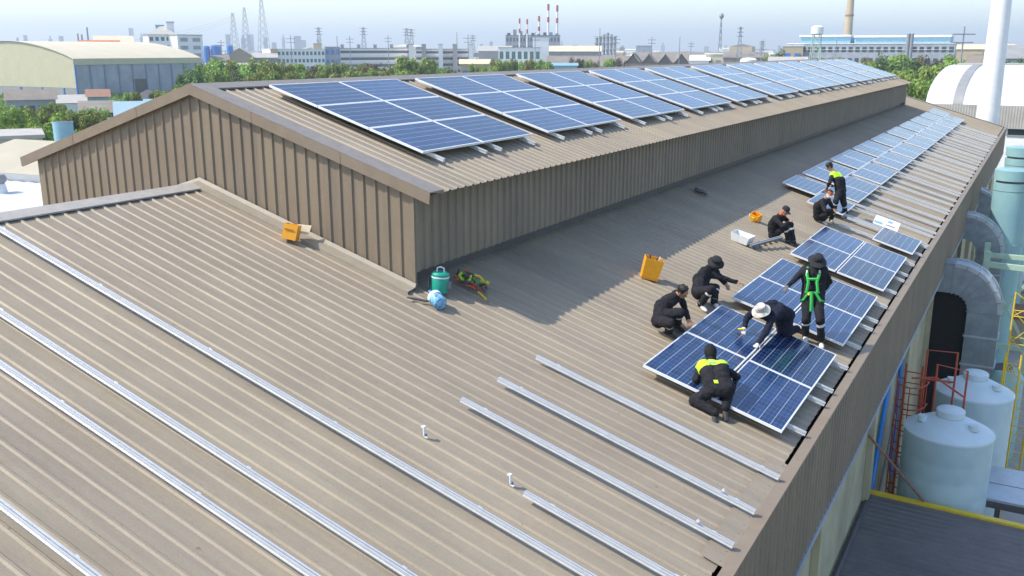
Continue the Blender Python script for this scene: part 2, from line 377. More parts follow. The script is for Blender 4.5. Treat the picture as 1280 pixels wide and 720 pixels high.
# outer walls below
mb = MB(); mb.box((-10.4,-13.9,G-.2),(10.42,YE-.2,-5.05), M_BEIGE)
for yy in (-8, -2, 4, 10, 16, 22, 28, 34, 40, 46, 52, 58): mb.box((10.424,yy-.2,G),(10.56,yy+.2,-5.09), M_BEIGE)
mb.build('outer_wall', FAC)
mb = MB(); mb.box((-10.77,-14,-5.1),(-10.6,YE,-3.14), M_SIDE); mb.build('parapet_cladding', FAC)
# end verge of the lower roof, far end
mb = MB()
for sg in (1,-1):
    P = lambda x,dz,y: (sg*x, y, zl(x)+dz)
    mb.add([P(0,.06,YE-.3),P(10.7,.06,YE-.3),P(10.7,.06,YE+.05),P(0,.06,YE+.05),P(10.7,-.25,YE+.05),P(0,-.25,YE+.05)], [(0,1,2,3),(3,2,4,5)], M_CAPG)
mb.build('barge_board', FAC)
mb = MB(); mb.add([(-10.6,YE-.05,-5.1),(10.6,YE-.05,-5.1),(10.6,YE-.05,zl(10.6)),(0,YE-.05,-.02),(-10.6,YE-.05,zl(10.6))],[(0,1,2,3,4)], M_BEIGE); mb.build('end_wall', FAC)
# ================================================================ solar panels and rails
ORD = ['first','second','third','fourth','fifth','sixth','seventh','eighth','ninth','tenth','eleventh','twelfth','thirteenth','fourteenth','fifteenth','sixteenth','seventeenth','eighteenth','nineteenth','twentieth']
def slope_rot(s): 
    n = Vector((s,0,1)).normalized(); x = Vector((0,1,0)); y = n.cross(x)
    return Matrix((x,y,n)).transposed().to_euler()
PLX, PLY = 1.95, 1.095
def make_panel():
    root = empty('solar_panel', (0,0,0), 'x', 'solar panel')
    mb = MB(); a, b, w = PLX/2, PLY/2, .02
    mb.box((-a,-b,-.04),(a,-b+w,0), M_FRAME); mb.box((-a,b-w,-.04),(a,b,0), M_FRAME)
    mb.box((-a,-b+w,-.04),(-a+w,b-w,0), M_FRAME); mb.box((a-w,-b+w,-.04),(a,b-w,0), M_FRAME)
    mb.build('frame', root)
    mb = MB(); c, d = a-w, b-w
    mb.add([(-c,-d,-.003),(c,-d,-.003),(c,d,-.003),(-c,d,-.003)], [(0,1,2,3)], M_CELL)
    mb.add([(-c,-d,-.012),(c,-d,-.012),(c,d,-.012),(-c,d,-.012)], [(0,3,2,1)], M_BACK)
    mb.build('cell_sheet', root); return root
P0 = make_panel(); _first = [True]
def panel(x, y, hz, s, h, label, group, scale=(1,1,1), tilt=0):      # centre x, y on plane z = hz - s x
    rt = slope_rot(s); n = Vector((s,0,1)).normalized()
    loc = Vector((x, y, hz-s*x)) + n*h
    rt = (rt[0]+random.uniform(-.0016,.0016), rt[1]+random.uniform(-.002,.002), rt[2]+tilt+random.uniform(-.001,.001))
    if _first[0]:
        _first[0] = False; o = P0; o.location = loc; o.rotation_euler = rt; o.scale = scale
    else: o = dup(P0, loc, rt, scale)
    o['label'] = label; o['group'] = group; return o
RAILP = [(-.026,0),(-.026,.014),(-.019,.014),(-.019,.036),(-.026,.036),(-.026,.060),(-.010,.060),(-.010,.050),(.010,.050),(.010,.060),(.026,.060),(.026,0)]
_rails = {}
def rail(x0, x1, y, hz, s, h, label, group, feet=False, clamps=()):
    L = round(abs(x1-x0)*math.hypot(1,s), 2); key = (L, feet, tuple(clamps))
    n = Vector((s,0,1)).normalized(); dx = Vector((1,0,-s)).normalized()
    loc = Vector((x0, y, hz-s*x0)) + n*h
    rt = Matrix((dx, Vector((0,1,0)), n)).transposed().to_euler()
    if feet: root = empty('mounting_rail', loc, label, 'mounting rail', group, rt)
    if key in _rails and not feet:
        o = _rails[key].copy(); COL.objects.link(o); o.location = loc; o.rotation_euler = rt; return tag(o, label, 'mounting rail', group)
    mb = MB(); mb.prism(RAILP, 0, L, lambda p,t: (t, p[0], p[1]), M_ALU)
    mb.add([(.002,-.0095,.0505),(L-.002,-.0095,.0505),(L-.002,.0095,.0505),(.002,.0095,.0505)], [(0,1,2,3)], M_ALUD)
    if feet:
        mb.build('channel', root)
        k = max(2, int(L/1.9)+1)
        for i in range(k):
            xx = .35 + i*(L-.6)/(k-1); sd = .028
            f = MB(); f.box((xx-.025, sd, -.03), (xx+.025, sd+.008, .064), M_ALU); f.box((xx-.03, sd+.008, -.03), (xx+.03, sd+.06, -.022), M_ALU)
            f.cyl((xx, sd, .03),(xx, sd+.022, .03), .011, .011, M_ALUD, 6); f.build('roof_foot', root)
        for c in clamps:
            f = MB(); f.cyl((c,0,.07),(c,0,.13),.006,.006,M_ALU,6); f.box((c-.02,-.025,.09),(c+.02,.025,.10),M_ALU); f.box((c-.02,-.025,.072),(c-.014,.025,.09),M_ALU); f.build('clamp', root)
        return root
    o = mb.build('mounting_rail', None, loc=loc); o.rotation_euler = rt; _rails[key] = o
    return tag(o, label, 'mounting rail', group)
RH = .085; PH = .20
# --- raised roof: twelve blocks of six
GM = [1.24,5.9,10.6,15.25,19.95,24.9,29.7,34.2,38.9,43.9,48.9,53.8]
for k, y0 in enumerate(GM):
    for i in range(2):
        for j in range(3):
            row = ('ridge row','middle row','lowest row')[j]
            panel(.56+1.135*(j+.5), y0+1.0+i*1.985, HM, s2, .19,
                  '%s panel of the %s in the %s block from the gable, raised roof' % (('near','far')[i], row, ORD[k]),
                  'blue solar panels in blocks of six on the raised roof', (1, 1.068, 1))
    for q, dy in enumerate((.30,1.72,2.27,3.62)):
        rail(.5, 4.22, y0+dy, HM, s2, .075, '%s rail under the %s panel block from the gable, raised roof' % (ORD[q], ORD[k]),
             'aluminium rails under the raised roof panels')
# --- lower roof: three finished-looking blocks of four near the workers
GL = [.80, 5.42, 10.10]; NAMES = ['nearest block, under the kneeling hi-vis worker','block behind the green harness worker','block before the capped sitting worker']
SHORT = ['nearest block by the workers', 'block beside the harness worker', 'block in front of the sitting worker']
for k, y0 in enumerate(GL):
    for i in range(2):
        for j in range(2):
            panel(8.73+j*1.085+(.0,.0,.02)[k], y0+.985+i*1.985, 0, s1, PH,
                  '%s %s blue panel of the %s' % (('upslope','downslope')[j], ('near','far')[i], SHORT[k]), 'solar panels in the blocks of four by the workers')
    for q, dy in enumerate((.45,1.8,2.45,3.75)):
        rail(8.17, 10.60, y0+dy, 0, s1, RH, '%s rail under the %s' % (ORD[q], SHORT[k]), 'aluminium rails under the blocks of four')
panel(9.90, 15.72, 0, s1, PH, 'single blue panel lying alone near the parapet beside a white box', 'solar panels in the blocks of four by the workers')
for q, dy in enumerate((.55,1.75)): rail(8.4, 10.62, 14.75+dy, 0, s1, RH, '%s bare rail under the lone panel near the parapet' % ORD[q], 'aluminium rails running out to the parapet')
# --- lower roof: the long double row beyond the workers
panel(6.68, 18.70, 0, s1, PH, 'lone upslope panel at the near end of the double row, beside the standing worker', 'panels of the long double row')
panel(7.76, 17.30, 0, s1, PH, 'lone downslope panel at the near end of the double row, behind the crouching workers', 'panels of the long double row')
for k in range(9):
    yu, yd = 20.45+4.65*k, 18.95+4.65*k
    for i in range(2):
        if yu+2*i+1.9 < 63: panel(6.68, yu+.985+i*1.985+random.uniform(-.04,.04), 0, s1, PH, '%s upslope panel of pair %s in the long double row' % (('near','far')[i], ORD[k]), 'panels of the long double row')
        panel(7.76, yd+.985+i*1.985+random.uniform(-.04,.04), 0, s1, PH, '%s downslope panel of pair %s in the long double row' % (('near','far')[i], ORD[k]), 'panels of the long double row')
c = 0
for k in range(9):
    for dy in (.3,1.75,2.4,3.75):
        yy = 16.5+4.65*k+dy
        if yy < 57:
            rail(6.1 if yy > 18 else 7.3, 10.63, yy, 0, s1, RH, 'silver rail %s of set %s under the long double row, reaching the parapet' % (ORD[[.3,1.75,2.4,3.75].index(dy)], ORD[k]), 'aluminium rails running out to the parapet')
# --- bare rails waiting for panels, nearest the camera
GB = 'bare aluminium rails on the near roof'
rail(7.03, 10.62, -.38, 0, s1, RH, 'bare short rail closest to the finished panels, topmost of the near three', 'bare aluminium rails on the near roof', True)
rail(7.02, 10.60, -1.48, 0, s1, RH, 'middle one of the three short bare rails below the panels', GB, True, (3.3,))
rail(7.00, 10.60, -2.39, 0, s1, RH, 'lowest of the three short bare rails ending at the parapet', GB, True, (3.3,))
rail(8.52, 10.55, -3.50, 0, s1, RH, 'shortest bare rail beside a loose white clip at the bottom edge', GB, True, (1.95,))
rail(.30, 10.5, -4.19, 0, s1, RH, 'longest bare rail running from the ridge down past the loose clips', GB, True)
rail(.30, 10.5, -5.56, 0, s1, RH, 'second long bare rail from the right in the left foreground', GB, True)
rail(.30, 10.5, -6.22, 0, s1, RH, 'third long bare rail in the left foreground, close to the second', GB, True)
rail(.30, 10.5, -7.55, 0, s1, RH, 'long bare rail cutting the bottom left corner of the view', GB, True)
# ================================================================ loose things on the roof
def upright(x, y, dz=0): return Vector((x, y, zl(x)+.036+dz))
TILT = (0, math.atan(s1), 0)
def open_crate(name, loc, w, d, h, m, inside, label, cat, rot, taper=.9):
    root = empty(name, loc, label, cat, None, rot); mb = MB(); t = .012
    a, b, c, e = w/2*taper, d/2*taper, w/2, d/2
    V = [(-a,-b,0),(a,-b,0),(a,b,0),(-a,b,0),(-c,-e,h),(c,-e,h),(c,e,h),(-c,e,h),(-c+t,-e+t,h),(c-t,-e+t,h),(c-t,e-t,h),(-c+t,e-t,h),(-a+t,-b+t,t),(a-t,-b+t,t),(a-t,b-t,t),(-a+t,b-t,t)]
    F = [(0,3,2,1)]+[(i,(i+1)%4,4+(i+1)%4,4+i) for i in range(4)]+[(4+i,4+(i+1)%4,8+(i+1)%4,8+i) for i in range(4)]+[(8+i,8+(i+1)%4,12+(i+1)%4,12+i) for i in range(4)]+[(12,13,14,15)]
    mb.add(V, F, m); mb.build('shell', root)
    return root
c1 = open_crate('orange_crate', upright(6.72,4.98,-.01), .36,.28,.42, M_ORANGE, M_RUST, 'tall orange plastic container standing open on the sunlit roof by the shadow edge', 'container', (R(4),math.atan(s1)*.8,R(28)))
mb = MB(); mb.box((-.17,-.140,.02),(.17,-.134,.05), mat('orange_rim',(.62,.24,.02))); mb.box((.10,-.08,.10),(.118,.08,.455), M_CREAM); mb.bar((-.05,0,.1),(-.09,.02,.47),.04,.03,M_DGREY); mb.bar((.03,.03,.1),(.05,-.02,.455),.03,.03,M_RUST); mb.build('offcuts', c1)
c2 = open_crate('orange_crate', upright(2.47,-.42,.02), .24,.19,.25, M_ORANGE, M_RUST, 'small orange box with a pale lid standing at the foot of the gable wall', 'box', (R(-8),math.atan(s1)*.7,R(22)), 1)
mb = MB(); mb.obox((.02,.12,.10),(.24,.0,.03),(0,.012,0),(0,.05,.15), M_CREAMR); mb.build('lid', c2)
mb = MB(); mb.box((-.09,-.108,.15),(.06,-.101,.17), mat('orange_shadow_slot',(.35,.12,.01))); mb.build('handle', c2)  # hand slot drawn as a bar, its shade put into the darker orange
c3 = open_crate('orange_crate', upright(6.80,12.50), .26,.18,.20, M_ORANGE, M_RUST, 'small orange tool tray lying near the shadow edge beyond the white basket', 'tray', (R(20),math.atan(s1),R(-20)), .95)
mb = MB(); mb.obox((-.05,-.13,.05),(.1,.01,.02),(0,-.05,.01),(.02,0,.12), M_YEL); mb.obox((-.16,-.09,.08),(.04,0,0),(0,.02,0),(0,0,.08), M_WHITE); mb.build('tool', c3)
M_BASK = mat('translucent_white_plastic', (.66,.68,.70), .3, 0, .1, 8)
c4 = open_crate('plastic_basket', upright(7.14,10.0), .50,.34,.20, M_BASK, M_WHITE, 'white plastic basket of small fittings beside the short grey bracket bar', 'basket', (R(3),math.atan(s1)*.7,R(-12)), .82)
mb = MB()
for k in range(9): 
    a = random.uniform(-.15,.12); b = random.uniform(-.09,.09); mb.obox((a,b,.03+.01*k),(.07,.02,0),(-.01,.03,.01),(0,0,.03), [M_ALU,M_WHITE,M_ALUD,M_RED][k%4])
mb.build('fittings', c4)
br = empty('bracket_bar', upright(7.42,9.75,.03), 'short grey bracket bar with clip feet lying beside the white basket', 'bracket bar', None, (0,math.atan(s1),R(-16)))
mb = MB(); mb.box((-.03,0,.0),(.04,1.42,.055), M_ALUD); mb.box((-.03,0,.055),(-.018,1.42,.075), M_ALU); mb.box((.028,0,.055),(.04,1.42,.075), M_ALU); mb.build('channel', br)
for k in range(6):
    mb = MB(); y = .08+.24*k; mb.box((.042,y,-.02),(.11,y+.07,-.005), M_DGREY); mb.box((.042,y,-.02),(.05,y+.07,.05), M_ALUD); mb.build('foot', br)
bx = empty('white_carton', upright(9.42,17.0,.10), 'flattened white carton leaning behind the lone panel near the parapet', 'carton', None, (R(-38),math.atan(s1),R(2)))
mb = MB(); mb.box((-.36,0,0),(.36,.035,.30), M_MASK); mb.build('board', bx)
mb = MB(); mb.box((-.34,-.004,.05),(-.1,-.001,.12), M_LBLUE); mb.box((.0,-.004,.08),(.28,-.001,.11), M_ALUD); mb.box((.02,-.004,.18),(.15,-.001,.25), M_LBLUE); mb.build('print', bx)
# drinks cooler, water bottle and safety gear by the corner of the raised part
ck = empty('drinks_cooler', upright(4.93,.30), 'green insulated drinks cooler with a white band at the corner of the raised wall', 'cooler', None, (0,R(4),R(20)))
M_GRN = mat('cooler_green', (.01,.30,.21), .4, 0, .08)
mb = MB(); mb.lathe([(.125,0),(.135,.01),(.145,.24),(.14,.25)], M_GRN); mb.build('body', ck, True)
mb = MB(); mb.lathe([(.148,.25),(.15,.262),(.15,.272),(.147,.274)], M_WHITE); mb.build('rim', ck, True)
mb = MB(); mb.lathe([(.147,.275),(.147,.31),(.12,.335),(.0,.34)], M_GRN); mb.build('lid', ck, True)
mb = MB(); mb.tube([(-.06,0,.33),(-.055,0,.40),(0,0,.42),(.055,0,.40),(.06,0,.33)], .013, M_BASK); mb.build('handle', ck, True)
for sg in (1,-1):
    mb = MB(); mb.box((sg*.15-.02,-.05,.08),(sg*.15+.035*sg+.005,.05,.2), M_ALUD); mb.build('grip', ck)
wb = empty('water_bottle', upright(5.16,-.14,.09), 'clear blue water bottle lying on the ribs below the green cooler', 'bottle', None, (0,-math.atan(s1),R(150)))
M_BOT = mat('bottle_blue', (.16,.38,.70), .12, 0, .75, 11, spec=.7)  # strong light mottling stands in for glints on clear plastic
mb = MB(); mb.lathe([(.0,-.17),(.10,-.165),(.115,-.14),(.105,-.09),(.115,-.07),(.105,-.02),(.115,0),(.115,.08),(.06,.15),(.03,.18),(.03,.2)], M_BOT, axis=(1,0,0)); mb.build('body', wb, True)
mb = MB(); mb.lathe([(.032,.2),(.034,.205),(.034,.235),(.0,.237)], M_BLUE, axis=(1,0,0)); mb.build('cap', wb, True)
mb = MB(); mb.lathe([(.1165,.01),(.1175,.012),(.1175,.07),(.1165,.072)], M_WHITE, axis=(1,0,0)); mb.build('label_band', wb, True)
st = MB(); st.tube([upright(4.80,-.42,.02),upright(4.9,-.36,.03),upright(5.02,-.24,.02),upright(5.10,-.20,.04)], [.012,.02,.02,.015], M_DGREY)
tag(st.build('strap', None, True), 'short black strap end beside the blue water bottle', 'strap')
sh = empty('safety_harness', upright(5.02,1.05), 'heap of yellow, red and black safety straps in the shade beside the cooler', 'harness', None)
random.seed(3); mats_ = [M_HIVIS, M_RED, M_DGREY, M_YEL, M_RED, M_DGREY, M_HARN]
for k in range(14):
    c = Vector((random.uniform(-.16,.26), random.uniform(-.22,.18), 0)); c.z = -s1*c.x
    pts = []; a0 = random.uniform(0,6.3); rr = random.uniform(.05,.16)
    for t in range(6): pts.append(c + Vector((math.cos(a0+t*.75)*rr, math.sin(a0+t*.75)*rr*.8, .02+.10*abs(math.sin(t*.9+k)) - s1*math.cos(a0+t*.75)*rr)))
    mb = MB(); mb.tube(pts, random.uniform(.012,.028), mats_[k%7], 6); mb.build('strap', sh, True)
mb = MB(); mb.tube([(.28,-.16,-.06),(.36,-.2,-.08),(.50,-.27,-.13)], .018, M_YEL); mb.build('rope_end', sh, True)
mb = MB(); mb.ellipsoid((-.05,.15,.12),((.07,0,0),(0,.06,0),(0,0,.05)), M_DGREY); mb.build('pouch', sh, True)
bg_ = MB(); b0 = Vector((5.07,13.1,zl(5.07)+.04))
bg_.ellipsoid(b0+Vector((0,0,.05)),((.17,.05,-.05),(-.02,.11,0),(0,0,.06)), M_DGREY, 10, 6); bg_.ellipsoid(b0+Vector((.16,-.06,.0)),((.08,0,-.02),(0,.06,0),(0,0,.04)), M_DGREY, 10, 6); bg_.ellipsoid(b0+Vector((-.12,.1,.08)),((.06,0,-.02),(0,.05,0),(0,0,.05)), M_DGREY, 10, 6)
tag(bg_.build('cloth_bag', None, True), 'crumpled black bag lying in the shadow of the raised wall', 'bag')
def clip(x, y, lab):
    mb = MB(); b = upright(x,y); mb.obox(b,(.012,0,0),(0,.05,0),(0,0,.12), M_WHITE); mb.obox(b,(.05,0,-.015),(0,.05,0),(0,0,.008), M_WHITE); mb.obox(b+Vector((0,0,.11)),(-.03,0,0),(0,.05,0),(0,0,.012), M_WHITE)
    mb.cyl(b+Vector((.03,.025,0)),b+Vector((.03,.025,.03)),.01,.01,M_ALUD,6)
    tag(mb.build('rail_clip'), lab, 'clip', 'loose white rail clips')
clip(7.13,-3.40,'loose white L-shaped clip standing alone between the long rail and the three short rails')
clip(8.30,-3.39,'loose white L-shaped clip at the upper end of the shortest bare rail')
# ================================================================ people
def body_mesh(name, prims, vox=.0095, wrinkle=.006):
    mb = MB(); d = M_CLOTH
    for p in prims:
        if p[0] == 'c':
            a,b,ra,rb = p[1:5]; a,b = Vector(a),Vector(b); dv = b-a; L = max(dv.length,1e-4); dr = dv/L
            x = dr.orthogonal().normalized(); y = dr.cross(x); rg = []
            n = 14 if ra > .03 else 8
            for k in (-80,-50,-20): 
                t = R(k); rg.append([a+dr*ra*math.sin(t)+(x*math.cos(j*2*math.pi/n)+y*math.sin(j*2*math.pi/n))*ra*math.cos(t) for j in range(n)])
            for k in (20,50,80):
                t = R(k); rg.append([b+dr*rb*math.sin(t)+(x*math.cos(j*2*math.pi/n)+y*math.sin(j*2*math.pi/n))*rb*math.cos(t) for j in range(n)])
            mb.rings(rg, d)
        else: mb.ellipsoid(p[1], p[2], d, 14, 10)
    raw = mb.build('raw')
    md = raw.modifiers.new('r','REMESH'); md.mode = 'VOXEL'; md.voxel_size = vox; md.use_smooth_shade = True
    dg = bpy.context.evaluated_depsgraph_get(); me = bpy.data.meshes.new_from_object(raw.evaluated_get(dg)); bpy.data.objects.remove(raw)
    return me
def person(J, label, face, toe, torso='black', hands=('skin','skin'), shoes=M_SHOED, vest=False, refl=True, hood=False, headmat='skin', pants=M_CLOTH, flat_hand=None, arch=.05):
    J = {k:Vector(v) for k,v in J.items()}
    base = (J['ankA']+J['ankB'])/2; base.z = zl(base.x)+.036
    J = {k:v-base for k,v in J.items()}
    f = Vector(face).normalized(); pel = (J['hipA']+J['hipB'])/2; nk = J['neck']
    spine = (nk-pel).normalized(); sh = (J['shoB']-J['shoA']).normalized()
    back = spine.cross(sh); 
    if back.dot(f) > 0: back = -back
    mid = (pel+nk)/2 + back.normalized()*arch
    P = []   # ('c', a, b, ra, rb, tag) / ('e', c, axes, tag)
    hipv = (J['hipB']-J['hipA']).normalized(); hA, hB = pel-hipv*.09, pel+hipv*.09
    P.append(('c', hA, hB, .132, .132, 'pants'))
    sA = nk - sh*.13 - spine*.06; sB = nk + sh*.13 - spine*.06
    P.append(('c', hA, mid-sh*.08, .132, .142, 'torso')); P.append(('c', hB, mid+sh*.08, .132, .142, 'torso'))
    P.append(('c', mid-sh*.08, sA-spine*.02, .142, .115, 'torso')); P.append(('c', mid+sh*.08, sB-spine*.02, .142, .115, 'torso'))
    P.append(('c', mid, nk-spine*.08, .12, .10, 'torso'))
    P.append(('c', J['shoA'], J['shoB'], .076, .076, 'torso')); P.append(('c', sA, nk, .07, .062, 'torso')); P.append(('c', sB, nk, .07, .062, 'torso'))
    hd = J['head']; P.append(('c', nk, hd-f*.01, .058, .054, 'neck'))
    rt = f.cross((hd-nk).normalized()).normalized(); up = rt.cross(f).normalized()
    hc = hd + up*.035
    P.append(('e', hc, (rt*.076, f*.094, up*.108), 'head')); P.append(('e', hc+f*.025-up*.07, (rt*.052, f*.058, up*.052), 'head'))
    P.append(('c', hc+f*.088+up*.005, hc+f*.108-up*.028, .010, .014, 'head'))
    P.append(('c', hc+f*.083-up*.064-rt*.016, hc+f*.083-up*.064+rt*.016, .010, .010, 'lip'))
    for sg in (1,-1): P.append(('e', hc+rt*.078*sg-up*.01, (rt*.012, f*.022, up*.033), 'head')); P.append(('c', hc+f*.083+up*.028+rt*sg*.018, hc+f*.078+up*.03+rt*sg*.042, .009, .008, 'brow'))
    for i,sfx in enumerate('AB'):
        hp = (hA,hB)[i]
        P.append(('c', hp, J['kne'+sfx], .112, .088, 'thigh')); P.append(('c', J['kne'+sfx], J['ank'+sfx], .082, .070, 'shin'))
        P.append(('c', J['ank'+sfx]+(J['kne'+sfx]-J['ank'+sfx])*.1, J['ank'+sfx], .072, .070, 'shin'))
        P.append(('c', J['sho'+sfx], J['elb'+sfx], .074, .060, 'arm')); 
        ha = J['han'+sfx]; dr = (ha-J['elb'+sfx]).normalized(); wr = ha - dr*.055
        P.append(('c', J['elb'+sfx], wr, .059, .044, 'fore'))
        P.append(('c', wr, ha, .026, .03, 'hand'+sfx))
        nrm = Vector((s1,0,1)).normalized() if flat_hand == sfx else (Vector((0,0,1)) - dr*dr.z)
        if nrm.length < .1: nrm = f - dr*f.dot(dr)
        nrm.normalize(); hd_ = (dr - nrm*dr.dot(nrm)).normalized() if flat_hand == sfx else dr
        side = hd_.cross(nrm).normalized()
        P.append(('e', ha+hd_*.01, (side*.042, hd_*.05, nrm*.018), 'hand'+sfx))
        for q,(o,l) in enumerate(((-.032,.062),(-.011,.074),(.011,.07),(.031,.055))):
            k0 = ha+hd_*.045+side*o; k1 = k0+(hd_+side*o*4).normalized()*l*.55 - nrm*(.006 if flat_hand==sfx else .012); k2 = k1+(hd_*.8-nrm*(.1 if flat_hand==sfx else .75)).normalized()*l*.5
            P.append(('c', k0, k1, .0105, .0098, 'hand'+sfx)); P.append(('c', k1, k2, .0098, .0088, 'hand'+sfx))
        th = side*(1 if sfx=='A' else -1)
        k0 = ha-hd_*.012+th*.036; k1 = k0+(th*.7+hd_*.7)*.036-nrm*.006; k2 = k1+(hd_*.9+th*.1)*.028-nrm*.01
        P.append(('c', k0, k1, .012, .011, 'hand'+sfx)); P.append(('c', k1, k2, .011, .009, 'hand'+sfx))
    me = body_mesh('person', P)
    # zone of every face: nearest primitive
    n = len(me.polygons); ctr = np.empty(n*3); me.polygons.foreach_get('center', ctr); ctr = ctr.reshape(-1,3)
    best = np.full(n, 1e9); bi = np.zeros(n, int); bt = np.zeros(n)
    for k,p in enumerate(P):
        if p[0]=='c':
            a,b = np.array(p[1]),np.array(p[2]); dv = b-a; L2 = max(dv@dv,1e-8); t = np.clip((ctr-a)@dv/L2,0,1)
            dd = np.linalg.norm(ctr-(a+t[:,None]*dv),axis=1)-(p[3]+(p[4]-p[3])*t)
        else:
            c = np.array(p[1]); q = np.zeros(n); 
            for ax in p[2]:
                ax = np.array(ax); q += (((ctr-c)@ax)/(ax@ax))**2
            dd = (np.sqrt(q)-1)*min(ax_.length for ax_ in map(Vector,p[2])); t = np.zeros(n)
        w = dd < best; best[w] = dd[w]; bi[w] = k; bt[w] = t[w]
    tops = {'black':M_CLOTH,'navy':M_NAVY}[torso]
    mats = [tops, pants, M_SKIN, M_HIVIS, M_REFL, M_GLOVE, M_GLOVED, M_CLOTH, M_MASK, M_ORSK]
    me.materials.clear()
    for m in mats: me.materials.append(m)
    HM_ = {'skin':2,'white':5,'grey':6}
    idx = np.zeros(n, int); sp0 = np.array(pel); spv = np.array(nk-pel); spt = (ctr-sp0)@spv/(spv@spv)
    for k,p in enumerate(P):
        tg = p[-1]; w = bi == k
        if tg in ('pants','thigh'): idx[w] = 1
        elif tg == 'shin': idx[w] = 1; idx[w & (bt > .16) & (bt < .27) & (refl)] = 4
        elif tg in ('head','lip','brow'): idx[w] = {'skin':2,'hood':7,'mask':8,'orange':2}[headmat]
        elif tg == 'neck': idx[w] = 9 if headmat == 'orange' else (7 if headmat=='hood' else 2)
        elif tg == 'handA': idx[w] = HM_[hands[0]]
        elif tg == 'handB': idx[w] = HM_[hands[1]]
        elif tg == 'torso':
            idx[w] = 0; idx[w & (spt < .02)] = 1
            if vest: idx[w & (spt > .70)] = 3
        elif tg == 'arm' and vest: idx[w] = 0; idx[w & (bt < .16)] = 3
        elif tg == 'fore': idx[w] = 0; idx[w & (bt > .78) & (bt < .86) & bool(vest)] = 4
    if headmat == 'mask':
        upa = np.array(up); hcz = np.array(hc); hw = np.isin([P[k][-1] for k in bi], ['head','lip','brow']); fr = (ctr-hcz)@np.array(f)
        idx[hw & ((ctr-hcz)@upa > -.01)] = 2
    me.polygons.foreach_set('material_index', idx.astype(np.int32))
    bm = bmesh.new(); bm.from_mesh(me)
    for _ in range(2): bmesh.ops.smooth_vert(bm, verts=bm.verts, factor=.35, use_axis_x=True, use_axis_y=True, use_axis_z=True)
    bm.normal_update()
    for v in bm.verts:
        if v.link_faces and v.link_faces[0].material_index in (0,1,7):
            p = v.co+base; w = noise.noise(p*9)*.016 + noise.noise(Vector((p.x*22,p.y*22,p.z*34)))*.006
            v.co += v.normal*w
    bm.to_mesh(me); bm.free(); me.polygons.foreach_set('use_smooth', [True]*n)
    o = bpy.data.objects.new('person', me); COL.objects.link(o); o.location = base; tag(o, label, 'person', 'workers on the roof'); CH.setdefault(o.name, [])
    # shoes
    tv = Vector(toe).normalized()
    for sfx in 'AB':
        a = J['ank'+sfx]; tt = tv
        if isinstance(toe[0], (tuple,list)): tt = Vector(toe['AB'.index(sfx)]).normalized()
        sole = (a + tt*.02); side = Vector((0,0,1)).cross(tt)
        if side.length < .2: side = Vector((1,0,0))
        side.normalize(); upv = tt.cross(side)
        if upv.z < 0: upv = -upv
        mb = MB(); rg = []
        for t,wd,hh in ((-.10,.025,.055),(-.085,.036,.085),(-.03,.040,.10),(.03,.042,.085),(.09,.047,.062),(.145,.043,.05),(.175,.022,.035)):
            c0 = sole + tt*t - upv*.075
            rg.append([c0+side*wd*math.cos(q*2*math.pi/10)+upv*(hh/2+hh/2*math.sin(q*2*math.pi/10)) for q in range(10)])
        mb.rings(rg, shoes); mb.build('shoe', o, True)
    # eyes
    if headmat != 'hood':
        for sg in (1,-1):
            mb = MB(); mb.ellipsoid(hc+f*.084+rt*sg*.031+up*.012, (rt*.011, f*.008, up*.007), M_HAIR, 8, 6); mb.build('eye', o, True)
    return o, dict(hc=hc, f=f, rt=rt, up=up, J=J, pel=pel, nk=nk, sh=sh, spine=spine, back=back.normalized(), base=base)
def hair(o, K, m=M_HAIR, back=True, puff=1.0):
    mb = MB(); hc,f,rt,up = K['hc'],K['f'],K['rt'],K['up']
    mb.ellipsoid(hc+up*.022-f*.018, (rt*.084*puff, f*.092*puff, up*.100*puff), m, 16, 10)
    for k in range(14):
        a = k*.45+random.uniform(0,.3); d = (rt*math.cos(a)+f*math.sin(a)*.8-f*.25+up*random.uniform(.2,.9)).normalized()
        mb.ellipsoid(hc+up*.025-f*.02+d*.085*puff, (rt*.022,f*.024,up*.024), m, 6, 4)
    mb.build('hair', o, True)
def brim_hat(o, K, m, rad=.17, tilt=0, name='bucket_hat'):
    hc,f,rt,up = K['hc'],K['f'],K['rt'],K['up']; ax = (up - f*tilt).normalized(); X = rt; Y = ax.cross(X)
    mb = MB(); rg = []
    for r,z in ((.094,.03),(.099,.045),(.097,.085),(.086,.115),(.055,.130),(.001,.134)):
        rg.append([hc+ax*z+(X*math.cos(t*2*math.pi/24)*.94+Y*math.sin(t*2*math.pi/24)*1.06)*r for t in range(24)])
    mb.rings(rg, m); hat = mb.build('bucket_hat', o, True)
    mb = MB(); rg = []
    for r,z in ((.096,.036),(.13,.024),(rad,-.006),(rad,-.012),(.13,.016),(.095,.028)):
        rg.append([hc+ax*(z+.010*math.sin(t*2*math.pi/24*3+1))+(X*math.cos(t*2*math.pi/24)*.95+Y*math.sin(t*2*math.pi/24)*1.05)*r for t in range(24)])
    mb.rings(rg, m, cap=False); mb.build('brim', hat, True)
